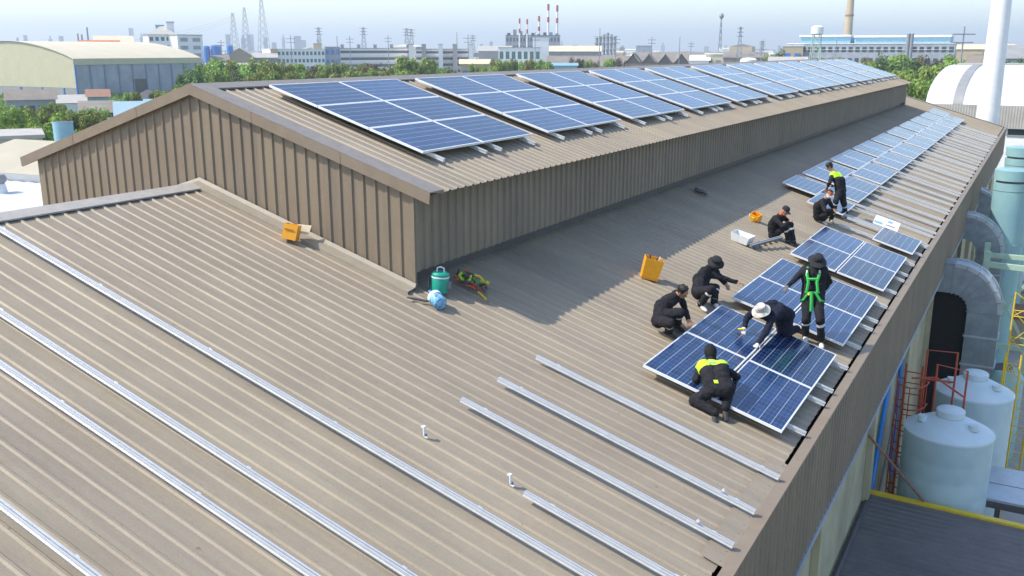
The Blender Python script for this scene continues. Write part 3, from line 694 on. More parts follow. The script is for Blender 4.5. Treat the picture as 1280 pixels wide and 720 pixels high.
def cap_hat(o, K, m):
    hc,f,rt,up = K['hc'],K['f'],K['rt'],K['up']
    mb = MB(); rg = []
    for r,z in ((.095,.015),(.098,.04),(.092,.085),(.07,.115),(.03,.13),(.001,.132)):
        rg.append([hc+up*z-f*.005+(rt*math.cos(t*2*math.pi/20)*.9+f*math.sin(t*2*math.pi/20)*1.06)*r for t in range(20)])
    mb.rings(rg, m); c = mb.build('cap', o, True)
    mb = MB(); rg = []
    for d,w in ((.07,.075),(.12,.075),(.155,.06),(.17,.03)):
        rg.append([hc+up*(.032-.1*(d-.07)-.02*abs(q)**2)+f*d+rt*w*q for q in (-1,-.6,0,.6,1)]+[hc+up*(.026-.1*(d-.07)-.02*abs(q)**2)+f*d+rt*w*q for q in (1,.6,0,-.6,-1)])
    mb.rings(rg, m); mb.build('visor', c, True)
    mb = MB(); mb.ellipsoid(hc+f*.088+up*.075-rt*.02,(rt*.018,f*.006,up*.014),M_REFL,8,5); mb.build('cap_badge', c, True)
def hood_(o, K, m=M_CLOTH):
    hc,f,rt,up = K['hc'],K['f'],K['rt'],K['up']
    mb = MB(); mb.ellipsoid(hc+up*.01-f*.012,(rt*.096,f*.108,up*.125),m,18,12)
    mb.ellipsoid(hc-up*.095-f*.01,(rt*.082,f*.085,up*.07),m,16,10); mb.build('hood', o, True)
PO = {"harness":{"ankA":[9.72,5.33,-2.81],"ankB":[10.01,5.35,-2.9],"kneA":[9.74,5.17,-2.45],"hipA":[9.68,5.39,-2.1],"hipB":[9.88,5.4,-2.09],"kneB":[9.99,5.15,-2.41],"neck":[9.74,5.52,-1.57],"head":[9.79,5.46,-1.42],"shoA":[9.56,5.56,-1.61],"shoB":[9.91,5.6,-1.58],"elbA":[9.47,5.32,-1.74],"hanA":[9.36,5.13,-1.88],"elbB":[9.99,5.73,-1.83],"hanB":[9.9,5.62,-2.04]},"kneel":{"ankA":[9.46,0.61,-2.74],"kneA":[9.13,0.66,-2.64],"hipA":[9.29,1.05,-2.62],"hipB":[9.47,0.95,-2.56],"kneB":[9.55,1.36,-2.62],"ankB":[9.37,1.17,-2.96],"neck":[9.11,1.47,-2.33],"head":[9.05,1.61,-2.25],"shoA":[9.01,1.32,-2.39],"shoB":[9.32,1.5,-2.41],"elbA":[9.08,1.07,-2.52],"hanA":[8.99,1.25,-2.69],"elbB":[9.45,1.72,-2.55],"hanB":[9.33,1.95,-2.53]},"whitehat":{"kneB":[9.5,4.85,-2.69],"hipB":[9.4,5.21,-2.49],"hipA":[9.21,5.25,-2.45],"kneA":[9.34,4.88,-2.6],"ankB":[9.43,5.73,-2.73],"ankA":[9.38,5.29,-2.51],"neck":[9.06,4.75,-2.31],"head":[9.06,4.59,-2.26],"shoA":[8.87,4.71,-2.29],"shoB":[9.19,4.67,-2.41],"elbA":[8.85,4.42,-2.36],"hanA":[8.86,4.22,-2.51],"elbB":[9.11,4.57,-2.69],"hanB":[9.08,4.37,-2.85]},"push":{"ankA":[7.99,2.69,-2.29],"kneA":[8.1,2.37,-2.04],"hipA":[7.8,2.66,-2.12],"hipB":[7.78,2.84,-2.04],"kneB":[8.16,2.71,-1.94],"ankB":[7.95,3.18,-2.29],"neck":[7.88,3.29,-1.8],"head":[8.01,3.22,-1.73],"shoA":[7.84,3.11,-1.85],"shoB":[7.86,3.48,-1.83],"elbA":[7.85,3.03,-2.13],"hanA":[8.04,3.11,-2.3],"elbB":[7.91,3.58,-2.1],"hanB":[7.96,3.5,-2.41]},"reach":{"ankA":[7.91,4.62,-2.27],"kneA":[8.13,4.5,-1.94],"hipA":[7.81,4.72,-2.09],"hipB":[7.8,4.91,-2.04],"kneB":[7.97,5.29,-2.1],"ankB":[8.05,5.01,-2.31],"neck":[7.83,5.31,-1.71],"head":[7.96,5.25,-1.62],"shoA":[7.79,5.15,-1.79],"shoB":[7.85,5.5,-1.76],"elbA":[8.12,5.22,-1.89],"hanA":[8.43,5.29,-1.95],"elbB":[7.94,5.67,-1.98],"hanB":[8.12,5.51,-2.08]},"sit":{"ankA":[7.91,11.52,-2.27],"kneA":[7.85,11.33,-1.9],"hipA":[7.53,11.43,-2.15],"hipB":[7.56,11.62,-2.1],"kneB":[7.91,11.57,-1.88],"ankB":[8.03,11.54,-2.31],"neck":[7.66,11.41,-1.63],"head":[7.79,11.38,-1.54],"shoA":[7.62,11.25,-1.73],"shoB":[7.69,11.59,-1.68],"elbA":[7.84,11.11,-1.85],"hanA":[7.94,11.33,-1.75],"elbB":[7.77,11.83,-1.83],"hanB":[7.9,11.61,-1.84]},"mask":{"ankA":[8.0,15.12,-2.3],"kneA":[8.24,14.89,-2.04],"hipA":[7.88,15.03,-2.2],"hipB":[7.92,15.2,-2.11],"kneB":[8.19,15.53,-2.09],"ankB":[8.14,15.63,-2.34],"neck":[8.05,14.94,-1.68],"head":[8.16,14.9,-1.55],"shoA":[8.01,14.78,-1.77],"shoB":[8.11,15.12,-1.72],"elbA":[8.16,14.62,-1.96],"hanA":[8.31,14.84,-1.94],"elbB":[8.19,15.31,-1.92],"hanB":[8.31,15.08,-1.97]},"stand":{"ankA":[8.3,16.96,-2.39],"kneA":[8.27,16.72,-2.05],"hipA":[8.15,16.93,-1.7],"hipB":[8.1,16.74,-1.66],"kneB":[8.09,16.43,-1.95],"ankB":[8.01,16.53,-2.3],"neck":[7.89,16.94,-1.18],"head":[7.75,16.93,-1.03],"shoA":[7.97,17.09,-1.26],"shoB":[7.86,16.76,-1.23],"elbA":[8.02,17.01,-1.53],"hanA":[7.82,16.84,-1.57],"elbB":[7.85,16.54,-1.42],"hanB":[7.76,16.7,-1.61]}}
PO['kneel'].update(hipA=[9.36,.84,-2.47],hipB=[9.52,.86,-2.45],neck=[9.19,1.22,-2.21],head=[9.13,1.36,-2.13],shoA=[9.04,1.16,-2.30],shoB=[9.38,1.22,-2.27],elbB=[9.56,1.32,-2.40])
PO['kneel']['ankB'] = [9.57,.76,-2.70]; PO['kneel']['kneB'] = [9.50,1.20,-2.55]
PO['kneel']['hanA'] = [9.02,1.22,-2.46]; PO['kneel']['elbA'] = [9.03,1.00,-2.44]
PO['kneel']['hanB'] = [9.47,1.60,-2.55]
PO['push']['elbB'] = [8.0,3.42,-2.04]; PO['push']['hanB'] = [8.16,3.20,-2.21]; PO['push']['hanA'] = [8.10,3.05,-2.25]
PO['reach']['elbA'] = [8.10,5.24,-1.88]; PO['reach']['hanA'] = [8.41,5.32,-1.95]
PO['whitehat'].update(kneB=[9.56,4.58,-2.58],kneA=[9.42,4.62,-2.54],hipB=[9.52,4.66,-2.27],hipA=[9.34,4.70,-2.21],neck=[9.25,4.12,-2.12],head=[9.21,3.97,-2.09],shoA=[9.05,4.14,-2.13],shoB=[9.38,4.02,-2.23],elbA=[8.96,3.98,-2.23],hanA=[8.96,3.84,-2.40],elbB=[9.35,3.74,-2.40],hanB=[9.29,3.50,-2.55],ankB=[9.62,4.98,-2.60],ankA=[9.46,5.0,-2.56])
random.seed(11)
# 1 standing, green fall-arrest harness
o,K = person(PO['harness'],'person in black with a wide black hat and bright green harness, standing between panel blocks',(.05,-.75,-.60),(.25,-1,0),hands=('grey','grey'),shoes=M_SHOEW,headmat='hood',arch=.07)
brim_hat(o,K,M_HATB,.185,.25)
J=K['J']; fr=-K['back']; 
def strap(pts,w,m,name='harness_strap'):
    mb=MB(); mb.tube(pts,w,m,6); return mb.build(name,o,True)
nk,pel,sh,sp=K['nk'],K['pel'],K['sh'],K['spine']
cf=pel*.45+nk*.55+fr*.15
for sg in (1,-1):
    strap([nk+sh*.10*sg+K['back']*.06, nk+sh*.11*sg+fr*.02+sp*.02, nk+sh*.11*sg+fr*.115-sp*.10, cf+sh*.075*sg+fr*.01, pel+sh*.10*sg+fr*.14+sp*.10],.028,M_HARN)
    strap([pel+sh*.06*sg+fr*.14+sp*.1, J['hip'+('B' if sg>0 else 'A')]+fr*.12-sp*.04+sh*.05*sg, J['hip'+('B' if sg>0 else 'A')]+sh*.11*sg-sp*.06],.026,M_HARN)
strap([cf-sh*.09+sp*.05,cf+fr*.01+sp*.05,cf+sh*.09+sp*.05],.026,M_HARN); strap([pel-sh*.13+fr*.10+sp*.1,pel+fr*.15+sp*.1,pel+sh*.13+fr*.10+sp*.1],.02,M_HARN)
strap([pel+fr*.17+sp*.12-sh*.01,pel+fr*.18-sp*.05,pel+fr*.16-sp*.24],.034,M_HARN,'hanging_strap')
strap([pel-sh*.06+fr*.17+sp*.1,pel-sh*.05+fr*.18+sp*.05],.022,M_YEL,'buckle')
for sg in (1,-1): strap([nk+sh*.11*sg+fr*.10-sp*.03,nk+sh*.115*sg+fr*.13-sp*.13],.017,M_REFL,'reflective_tab')
# 2 kneeling, back to us
o,K = person(PO['kneel'],'person with a lime back yoke kneeling at the nearest panel edge, seen from behind',(-.25,.85,-.35),(.35,-.75,-.55),vest=True,headmat='hood',hands=('grey','grey'),shoes=M_SHOED,arch=.05,refl=False)
hood_(o,K)
mb=MB(); c0=K['pel']+K['back']*.135+K['spine']*.02-K['sh']*.03; mb.obox(c0-K['sh']*.03-K['spine']*.03,K['sh']*.06,K['spine']*.06,K['back']*.012,M_HIVIS); mb.build('pocket_badge',o)
mb=MB(); c0=K['nk']+K['back']*.112-K['spine']*.10; mb.obox(c0-K['sh']*.06,K['sh']*.12,K['spine']*.025,K['back']*.008,M_TEAL); mb.build('back_print',o)
# 3 leaning over the panels, pale hat
o,K = person(PO['whitehat'],'person in navy with a pale brimmed hat leaning over the nearest panels',(-.25,-.70,-.55),(.2,.9,-.1),torso='navy',hands=('white','white'),headmat='mask',flat_hand='B',pants=M_NAVY,refl=False,arch=.06)
brim_hat(o,K,M_HATC,.165,.1)
sd=empty('screwdriver',K['base']+K['J']['hanA']+Vector((-.03,-.03,-.01)),'yellow-handled screwdriver held in a white glove over the nearest panels','screwdriver',None,(R(25),R(-20),0))
mb=MB(); mb.cyl((-.06,0,.03),(.05,0,-.0),.017,.02,M_YEL,10); mb.build('handle',sd,True); mb=MB(); mb.cyl((-.05,0,.02),(-.01,-.03,-.14),.005,.004,M_ALU,6); mb.build('shaft',sd)
# 4 crouching at the left corner
o,K = person(PO['push'],'bare-headed person in black crouching at the left edge of the nearest panels',(.80,-.25,-.55),(.9,-.3,-.2),headmat='skin',shoes=M_SHOED,arch=.07)
hair(o,K,puff=1.05)
# 5 squatting, arm stretched
o,K = person(PO['reach'],'person in a dark bucket hat squatting with one arm stretched out to the panels',(.88,.05,-.35),(.8,-.5,-.25),headmat='skin',shoes=M_SHOEW,arch=.06)
brim_hat(o,K,M_HATB,.155,.0)
# 6 sitting with cap
o,K = person(PO['sit'],'person in a black cap sitting with raised knees on the bare roof',(.80,-.35,-.40),(.85,-.3,-.25),headmat='orange',shoes=M_SHOED,arch=.06)
cap_hat(o,K,M_HATB)
mb=MB(); c0=K['pel']+K['back']*.10-K['sh']*.07; mb.ellipsoid(c0,(K['sh']*.06,K['spine']*.03,K['back']*.03),M_HIVIS,8,6); mb.build('hem_patch',o,True)
# 7 crouching with white face cloth
o,K = person(PO['mask'],'person in black with a white face cloth crouching before the standing worker',(.55,-.60,-.35),(.8,-.45,-.25),headmat='mask',shoes=M_SHOEW,arch=.07)
hair(o,K); mb=MB(); mb.lathe([(.085,.03),(.089,.04),(.086,.075),(.08,.08)],M_ORSK,K['hc'],16,K['up']); mb.build('headband',o,True)
# 8 standing, hi-vis shoulders
o,K = person(PO['stand'],'person with a hi-vis lime yoke and black hair standing by the long double row',(-.75,-.30,-.60),(-.4,-.8,0),vest=True,headmat='skin',shoes=M_SHOEW,arch=.06)
hair(o,K,puff=1.12)
mb=MB(); J=K['J']; a,b=J['shoA'],J['elbA']; mb.tube([a*.7+b*.3-K['f']*.045+Vector((.05,-.03,0)),a*.3+b*.7-K['f']*.04+Vector((.045,-.03,0))],.018,M_HIVIS,6); mb.build('sleeve_stripe',o,True)
# ================================================================ yard right of the factory
def thing(name, label, cat, loc=(0,0,0), group=None, rot=(0,0,0)): return empty(name, loc, label, cat, group, rot)
# striped canopy roof below
cn = thing('canopy', 'dark grey corrugated canopy roof with a yellow front edge below the parapet', 'canopy', (10.44,-2,-8.02))
mb = MB(); prc = ribs(0, 12.35, .02, .10, .03, .025)
V = [(x, yy, h-.02*x) for x in (0,4,9) for (yy,h) in prc]; n = len(prc); M_CAN = mat('canopy_sheet',(.135,.125,.12),.6,0,.15,2,.1,dark=(.10,.095,.09))
# ribs of this sheet run along x
mb.add(V, [(i*n+j,i*n+j+1,(i+1)*n+j+1,(i+1)*n+j) for i in range(2) for j in range(n-1)], M_CAN); mb.build('roof_sheet', cn)
mb = MB(); mb.obox((.05,12.30,-.10),(9,0,-.18),(0,.16,0),(0,0,.17), M_YEL); mb.build('fascia', cn)
for x in (3.5, 8.6):
    mb = MB(); mb.box((x-.06,12.0,G+8.02),(x+.06,12.12,-.2), M_DGREY); mb.build('post', cn)
mb = MB(); mb.tube([(0,0,0),(0,0,0)] and [(.08,.3,.04),(.1,6,.04),(.1,12.2,.04)], .05, M_DGREY); mb.build('edge_flashing', cn)
def one(mb, name, label, cat, group=None, smooth=True): return tag(mb.build(name, None, smooth), label, cat, group)
mb = MB(); mb.tube([(10.5,9.35,-6.15),(11.72,10.46,-7.98)], .03, M_RUST); one(mb,'strut','thin brown strut from the wall down to the yellow canopy edge','strut')
mb = MB(); mb.tube([(10.5,3.6,-7.0),(11.3,5.2,-7.95)], .035, M_RUST); one(mb,'strut','thin brown strut at the bottom of the view above the dark canopy','strut')
# water tanks
def tank(x, y, r, zt, label):
    t = thing('water_tank', label, 'tank', (x,y,G), 'pale water tanks beside the wall'); H = zt-G
    mb = MB(); pf = [(r*.97,0)]; z = 0
    while z < H-.46: pf += [(r,z+.04),(r,z+.36),(r*.992,z+.40)]; z += .44
    mb.lathe(pf[:-1]+[(r,H)], M_TANK, n=48); mb.build('body', t, True)
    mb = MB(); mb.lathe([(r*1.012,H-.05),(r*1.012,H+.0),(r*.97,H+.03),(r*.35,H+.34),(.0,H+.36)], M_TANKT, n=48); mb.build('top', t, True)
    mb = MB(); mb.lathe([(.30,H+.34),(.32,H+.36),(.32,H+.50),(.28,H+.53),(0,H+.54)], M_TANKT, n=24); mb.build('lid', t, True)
    for a in (200, 330, 80):
        p = Vector((math.cos(R(a))*r*.62, math.sin(R(a))*r*.62, H+.2)); mb = MB(); mb.cyl(p,p+Vector((0,0,.13)),.11,.11,M_TANKT,14); mb.build('port', t, True)
    return t
tank(12.00, 11.62, 1.0, -6.52, 'nearest pale blue-green water tank standing behind the yellow canopy edge')
tank(12.32, 15.6, 1.0, -6.75, 'second pale water tank farther back beside the red ladder')
# red caged ladder
ld = thing('caged_ladder', 'red caged ladder with guard rails standing between the wall and the tanks', 'ladder', (10.95,13.4,G))
mb = MB(); h = 5.9
for x in (-.2,.2): mb.tube([(x,0,0),(x,0,h)], .03, M_RED)
mb.build('stile', ld)
for k in range(19):
    mb = MB(); mb.tube([(-.2,0,.3+k*.3),(.2,0,.3+k*.3)], .016, M_RED, 6); mb.build('rung', ld)
for k in range(7):
    mb = MB(); z = 1.9+k*.6; mb.tube([(-.2,0,z)]+[(-.38*math.cos(t*math.pi/8), -.72*math.sin(t*math.pi/8), z) for t in range(9)]+[(.2,0,z)], .02, M_RED, 6); mb.build('hoop', ld)
for t in (1,2,4,6,7):
    mb = MB(); mb.tube([(-.38*math.cos(t*math.pi/8), -.72*math.sin(t*math.pi/8), 1.9),(-.38*math.cos(t*math.pi/8), -.72*math.sin(t*math.pi/8), 5.5)], .016, M_RED, 6); mb.build('cage_bar', ld)
def guard(pts):
    mb = MB(); mb.tube(pts, .028, M_RED, 6); mb.build('guard_rail', ld)
guard([(.25,.2,4.6),(.25,.2,6.3),(.95,.3,6.3),(.95,.3,4.7)]); guard([(.55,-.3,4.3),(.55,-.3,6.1),(1.25,-.2,6.0),(1.25,-.2,4.55)]); guard([(.25,.2,5.5),(.95,.3,5.5)]); guard([(.55,-.3,4.6),(1.25,-.2,4.55)]); guard([(0,-.5,5.7),(.55,-.3,5.75),(1.25,-.2,5.3)])
# pipes on the wall
for i,(ya,yb,zb,lab) in enumerate(((12.6,10.7,-8.2,'bright blue pipe running down the wall to the canopy corner'),(14.6,14.5,-8.8,'shorter blue pipe on the wall behind the first pipe'),(15.9,15.9,-9.2,'blue pipe on the wall half hidden by the red ladder'))):
    mb = MB(); mb.tube([(10.50,ya,-5.1),(10.50,(ya+yb)/2,(zb-5.1)/2),(10.50,yb,zb),(10.55,yb,zb-.4)], .06, M_PIPEB); one(mb,'blue_pipe',lab,'pipe','blue pipes on the wall')
mb = MB(); mb.tube([(10.5,14.4,-7.4),(10.5,12.2,-9.2),(10.6,11,-9.8)], .035, M_GREY); one(mb,'grey_pipe','thin grey pipe slanting across the wall below the blue pipes','pipe')
# big extraction ducts bending out of the wall
def elbow(y, x1, zt, label):
    t = thing('extraction_duct', label, 'duct', (10.3,y,0), 'curved extraction ducts along the wall'); w = .95; ri, ro = .55, 1.55
    cx, cz = x1-10.3-ro, zt-ro
    def sec(a): 
        d = Vector((math.sin(a),0,math.cos(a))); c = Vector((cx,0,cz)); return [c+d*ri+Vector((0,-w/2,0)), c+d*ro+Vector((0,-w/2,0)), c+d*ro+Vector((0,w/2,0)), c+d*ri+Vector((0,w/2,0))]
    rg = [[p+Vector((-cx-.1,0,0)) for p in sec(0)]] + [sec(a*math.pi/2/6) for a in range(7)] + [[p+Vector((0,0,z)) for p in sec(math.pi/2)] for z in (-.9,-1.8,G-cz)]
    mb = MB(); mb.rings(rg, M_DUCT); du = mb.build('duct', t)
    for a in range(7):                                    # standing seams
        q = sec(a*math.pi/2/6); d = (q[1]-q[0]).normalized()
        mb = MB(); mb.rings([[q[0]-d*.03+Vector((0,-.03,0)),q[1]+d*.03+Vector((0,-.03,0)),q[2]+d*.03+Vector((0,.03,0)),q[3]-d*.03+Vector((0,.03,0))],
                             [p+Vector((math.cos(a*math.pi/12),0,-math.sin(a*math.pi/12)))*.035 for p in (q[0]-d*.03+Vector((0,-.03,0)),q[1]+d*.03+Vector((0,-.03,0)),q[2]+d*.03+Vector((0,.03,0)),q[3]-d*.03+Vector((0,.03,0)))]], M_DUCT); mb.build('seam', du)
    for z in (-.9,-1.9,-2.9):
        q = [p+Vector((0,0,z)) for p in sec(math.pi/2)]; mb = MB(); mb.box((q[0].x-.04,q[0].y-.04,q[0].z),(q[1].x+.04,q[2].y+.04,q[0].z+.06), M_DUCTR); mb.build('flange', du)
    for yy in (-w/2-.012, w/2-.05):
        rim = MB(); rg = []
        for a in range(25):
            d = Vector((math.sin(a*math.pi/48),0,math.cos(a*math.pi/48))); c = Vector((cx,yy,cz)); rg.append([c+d*(ro-.10),c+d*(ro+.035),c+d*(ro+.035)+Vector((0,.06,0)),c+d*(ro-.10)+Vector((0,.06,0))])
        rim.rings(rg, M_DUCTR); rim.build('rim', du)
    return t
elbow(22.6, 12.62, -4.62, 'nearest curved grey duct bending down beside the tanks')
elbow(31.4, 12.30, -4.30, 'second curved grey duct behind the pale green frame')
elbow(40.0, 11.95, -4.30, 'third curved grey duct half hidden by the blue-green column')
# black block added as deep shade in the hollow of the nearest elbow
mb = MB(); mb.box((10.44,22.35,G),(11.60,22.95,-5.66), M_DARK); one(mb,'void_shade_block','black block added as the deep shade in the void under the nearest curved duct','shade block',None,False)
dr_ = thing('pump_drum', 'round grey drum with a dark porthole beside the nearest duct', 'drum', (12.95,22.6,G))
mb = MB(); mb.lathe([(.62,0),(.62,3.1),(.45,3.35),(0,3.4)], M_TEAL, n=28); mb.build('body', dr_, True); mb = MB(); mb.lathe([(.26,0),(.28,.1),(.22,.12),(0,.12)], M_DGREY, (.0,-.6,2.5), 18, (0,-1,.2)); mb.build('porthole', dr_, True)
mb = MB(); mb.lathe([(.3,0),(.3,.08),(0,.08)], M_DGREY, (-.05,-.1,3.34), 18, (0,-.3,1)); mb.build('hatch', dr_, True)
# blue-green stacks
def stack(x, y, r, zt, label):
    t = thing('exhaust_column', label, 'column', (x,y,G), 'pale blue-green exhaust columns'); H = zt-G
    mb = MB(); mb.lathe([(r,0),(r,H*.5),(r*1.0,H-.9)], M_TEAL, n=40); mb.build('shell', t, True)
    mb = MB(); mb.lathe([(r*1.02,H-.88),(r*1.02,H-.55)], M_TEAL, n=40); mb.lathe([(r*1.02,H-.45),(r*1.02,H-.02),(r*.98,H)], M_TEAL, n=40); mb.build('hood', t, True)
    mb = MB(); mb.lathe([(r*.9,H-.9),(r*.9,H-.4)], M_DGREY, n=30); mb.build('vent_slot', t, True)
    for k in range(3):
        mb = MB(); z = H-3.2-k*2.2; mb.lathe([(r*1.0,z),(r*1.05,z),(r*1.05,z+.06),(r*1.0,z+.06)], M_TEAL, n=40); mb.build('band', t, True)
q = at(1269,200,45); stack(q.x, q.y, .70, -2.55, 'nearer pale blue-green exhaust column beside the green steel frame')
q = at(1277,182,53); stack(q.x+.1, q.y, .74, -2.3, 'farther blue-green exhaust column behind the nearer one')
# green braced frame
fr_ = thing('steel_frame', 'pale green braced steel frame in front of the blue-green column', 'frame', (0,0,0))
a = at(1233,330,40); b = at(1296,332,40); zt = a.z
def fb(p,q_,w,name): 
    mb = MB(); mb.bar(p,q_,w,w,M_GREENF); mb.build(name, fr_)
A,B = Vector((a.x,a.y,0)),Vector((b.x,b.y,0)); Zv = lambda p,z: Vector((p.x,p.y,z))
fb(Zv(A,G),Zv(A,zt+.5),.22,'post'); fb(Zv(B,G),Zv(B,zt+.5),.22,'post'); fb(Zv(A,zt),Zv(B,zt-.05),.20,'beam'); fb(Zv(A,zt-3.2),Zv(B,zt-3.2),.18,'beam')
fb(Zv(A,zt-.15),Zv(B,zt-3.1),.10,'brace'); fb(Zv(A,zt-3.1),Zv(B,zt-.15),.10,'brace')
off = Vector((-.1,1.9,0)); fb(Zv(A+off,G),Zv(A+off,zt+.5),.2,'post'); fb(Zv(A,zt),Zv(A+off,zt),.2,'beam'); fb(Zv(A+off,zt),Zv(B+off,zt),.18,'beam')
# yellow lattice towers
def lattice(u, v, D, w, zt, label):
    p = at(u,v,D); t = thing('yellow_scaffold', label, 'scaffold', (p.x,p.y,G), 'yellow tubular scaffolds'); H = zt-G
    cs = [(-w/2,-w/2),(w/2,-w/2),(w/2,w/2),(-w/2,w/2)]
    for c in cs: mb = MB(); mb.tube([(c[0],c[1],0),(c[0],c[1],H)], .026, M_YEL, 6); mb.build('post', t)
    k = 0; z = .3
    while z < H-.2:
        mb = MB()
        for i in range(4):
            c, d = cs[i], cs[(i+1)%4]; mb.tube([(c[0],c[1],z),(d[0],d[1],z)], .016, M_YEL, 5)
            if i % 2 == 0: mb.tube([(c[0],c[1],z),(d[0],d[1],min(z+.9,H))], .012, M_YEL, 5)
        mb.build('brace', t); z += .9
lattice(1262,480,30.5,.42,-6.5,'slim yellow scaffold just right of the tanks'); lattice(1279,430,33,.8,-5.2,'taller yellow scaffold at the right edge of the view')
# pale steel platform right of the tanks
pl = thing('platform', 'pale steel platform on dark posts at the right edge behind the canopy', 'platform', (12.95,11.75,-8.2))
mb = MB(); mb.box((0,.0,.0),(1.6,.95,.06), M_DUCTR); mb.box((.05,1.0,.0),(1.6,2.1,.06), M_DUCTR); mb.build('deck', pl)
for a_,b_ in (((0,-.04,-.16),(1.6,-.002,.0)),((0,.955,-.1),(1.6,.995,.02))): mb = MB(); mb.box(a_,b_, M_DGREY); mb.build('edge_beam', pl)
for x in (.25,1.2): mb = MB(); mb.box((x,.05,G+8.2),(x+.12,.17,-.02), M_DGREY); mb.build('post', pl)
mb = MB(); mb.tube([(10.7,24.9,-8.9),(10.7,25,-6.2)],.1,M_GREENF); one(mb,'drain_pipe','short pale green pipe at the foot of the wall near the ducts','pipe')
# yard clutter far right
for i,(u,v,D,lab) in enumerate(((1262,390,50,'stack of pale pallets seen through the frame'),(1274,360,58,'small cream shed behind the green frame'),(1279,270,64,'white switch box beside the far column'))):
    p = at(u,v,D); mb = MB(); w = 1.2; mb.box((p.x-w,p.y-w,G),(p.x+w,p.y+w,p.z), (M_TAN,M_CREAM,M_WHITE)[i]); mb.box((p.x-w-.1,p.y-w-.1,p.z+.003),(p.x+w+.1,p.y+w+.1,p.z+.15), (M_RUST,M_GREY,M_GREY)[i]); one(mb,'yard_shed',lab,'shed',None,False)
# ================================================================ background helpers
def frame2(u0, D0, u1, D1):
    a, b = at(u0,62,D0), at(u1,62,D1); A = Vector((a.x,a.y,G)); d = Vector((b.x-a.x,b.y-a.y,0)); w = d.length; return A, math.atan2(d.y,d.x), w
def zat(u, v, D): return at(u, v, D).z - G
def bld(label, cat, u0,u1,vtop,D, depth, wall, roof, kind='flat', D1=None, rows=0, cols=0, glass=None, name='building', group=None, rise=None, bands=None, vfoot=None, over=.4):
    A, az, w = frame2(u0, D, u1, D1 or D); h = zat((u0+u1)/2, vtop, D)
    t = thing(name, label, cat, A, group, (0,0,az)); rise = rise if rise is not None else depth*.12
    hw = h - (rise if kind != 'flat' else .3)
    mb = MB(); mb.box((0,0,-.5),(w,depth,hw), wall)
    if kind == 'gable_side':   # gables at both ends in x, slopes face the viewer
        for x in (0,w): mb.add([(x,0,hw),(x,depth,hw),(x,depth/2,h-.05)], [(0,1,2)], wall)
    if kind == 'gable_front':
        for y in (0,depth): mb.add([(0,y,hw),(w,y,hw),(w/2,y,h-.05)], [(0,1,2)], wall)
    mb.build('wall', t); mb = MB(); o = over
    if kind == 'flat': mb.box((-o*.5,-o*.5,hw+.003),(w+o*.5,depth+o*.5,h), roof)
    elif kind == 'gable_side': mb.add([(-o,-o,hw-.05),(w+o,-o,hw-.05),(w+o,depth/2,h),(-o,depth/2,h),(w+o,depth+o,hw-.05),(-o,depth+o,hw-.05)], [(0,1,2,3),(3,2,4,5)], roof)
    elif kind == 'gable_front': mb.add([(-o,-o,hw-.05),(w/2,-o,h),(w/2,depth+o,h),(-o,depth+o,hw-.05),(w+o,-o,hw-.05),(w+o,depth+o,hw-.05)], [(0,1,2,3),(1,4,5,2)], roof)
    elif kind == 'shed': mb.add([(-o,-o,hw),(w+o,-o,hw),(w+o,depth+o,h),(-o,depth+o,h)], [(0,1,2,3)], roof)
    elif kind == 'hip':
        k = min(w,depth)*.45; mb.add([(-o,-o,hw),(w+o,-o,hw),(w+o,depth+o,hw),(-o,depth+o,hw),(k,depth/2,h),(w-k,depth/2,h)], [(0,1,5,4),(1,2,5),(2,3,4,5),(3,0,4)], roof)
    mb.build('roof', t)
    if rows and glass:
        fh = (hw*.92)/rows
        for r in range(rows):
            z = hw*.06 + r*fh
            if bands:
                mb = MB(); mb.box((w*.015,-.06,z+fh*.42),(w*.985,.02,z+fh*.80), glass); mb.build('window_band', t)
                mb = MB(); mb.box((0,-.5,z-.02),(w,-.002,z+fh*.34), bands); mb.build('balcony', t)
            else:
                for c in range(cols):
                    x = w*(c+.5)/cols; ww = w/cols*.3; mb = MB(); mb.box((x-ww,-.04,z+fh*.32),(x+ww,.05,z+fh*.80), glass); mb.build('window', t)
    return t, w, hw, h
# ================================================================ ground
def ground_mat():
    m = mat('ground_earth', (.16,.17,.10), .95, 0, .4, .02, 0, detail=8, dark=(.24,.22,.18), darkscale=.006); return m
mb = MB(); mb.box((-6500,-1500,G-1),(6500,9000,G), ground_mat()); tag(mb.build('ground'), kind='structure')
mb = MB(); mb.box((10.9,-14,G+.004),(24,70,G+.03), M_CONC); tag(mb.build('yard_pavement'), kind='structure')
mb = MB(); mb.box((-60,-14,G+.004),(-10.5,80,G+.03), M_CONC); tag(mb.build('side_pavement'), kind='structure')
# ---- white flat roof with turbine vent, cream roof, left
wr = thing('white_roofed_building', 'low building with a dazzling white metal roof left of the raised roof', 'building', (-24.5,8,G), None, (0,0,R(0)))
mb = MB(); mb.box((-32,0,0),(0,17.4,6.75), M_WHITE); mb.build('wall', wr)
mb = MB(); pw_ = []
for i in range(4): pass
V = []; F = []; n_ = 70
for j in range(n_+1):
    x = -32.3 + 32.6*j/n_
    V += [(x,-.2,7.02+(.05 if j%2 else 0)),(x,17.5,6.9+(.05 if j%2 else 0))]
F = [(2*j,2*j+2,2*j+3,2*j+1) for j in range(n_)]; mb.add(V,F,M_WHITER); mb.build('roof', wr)
tv_ = thing('turbine_vent', 'grey turbine vent on the dazzling white roof', 'vent', onz(-1,241,-4.5))
mb = MB(); mb.lathe([(.4,0),(.33,.4),(.3,.45)], M_WHITE); mb.build('base', tv_, True); mb = MB(); mb.lathe([(.28,.45),(.40,.58),(.42,.72),(.33,.9),(.0,.96)], M_GREY, n=20); mb.build('rotor', tv_, True)
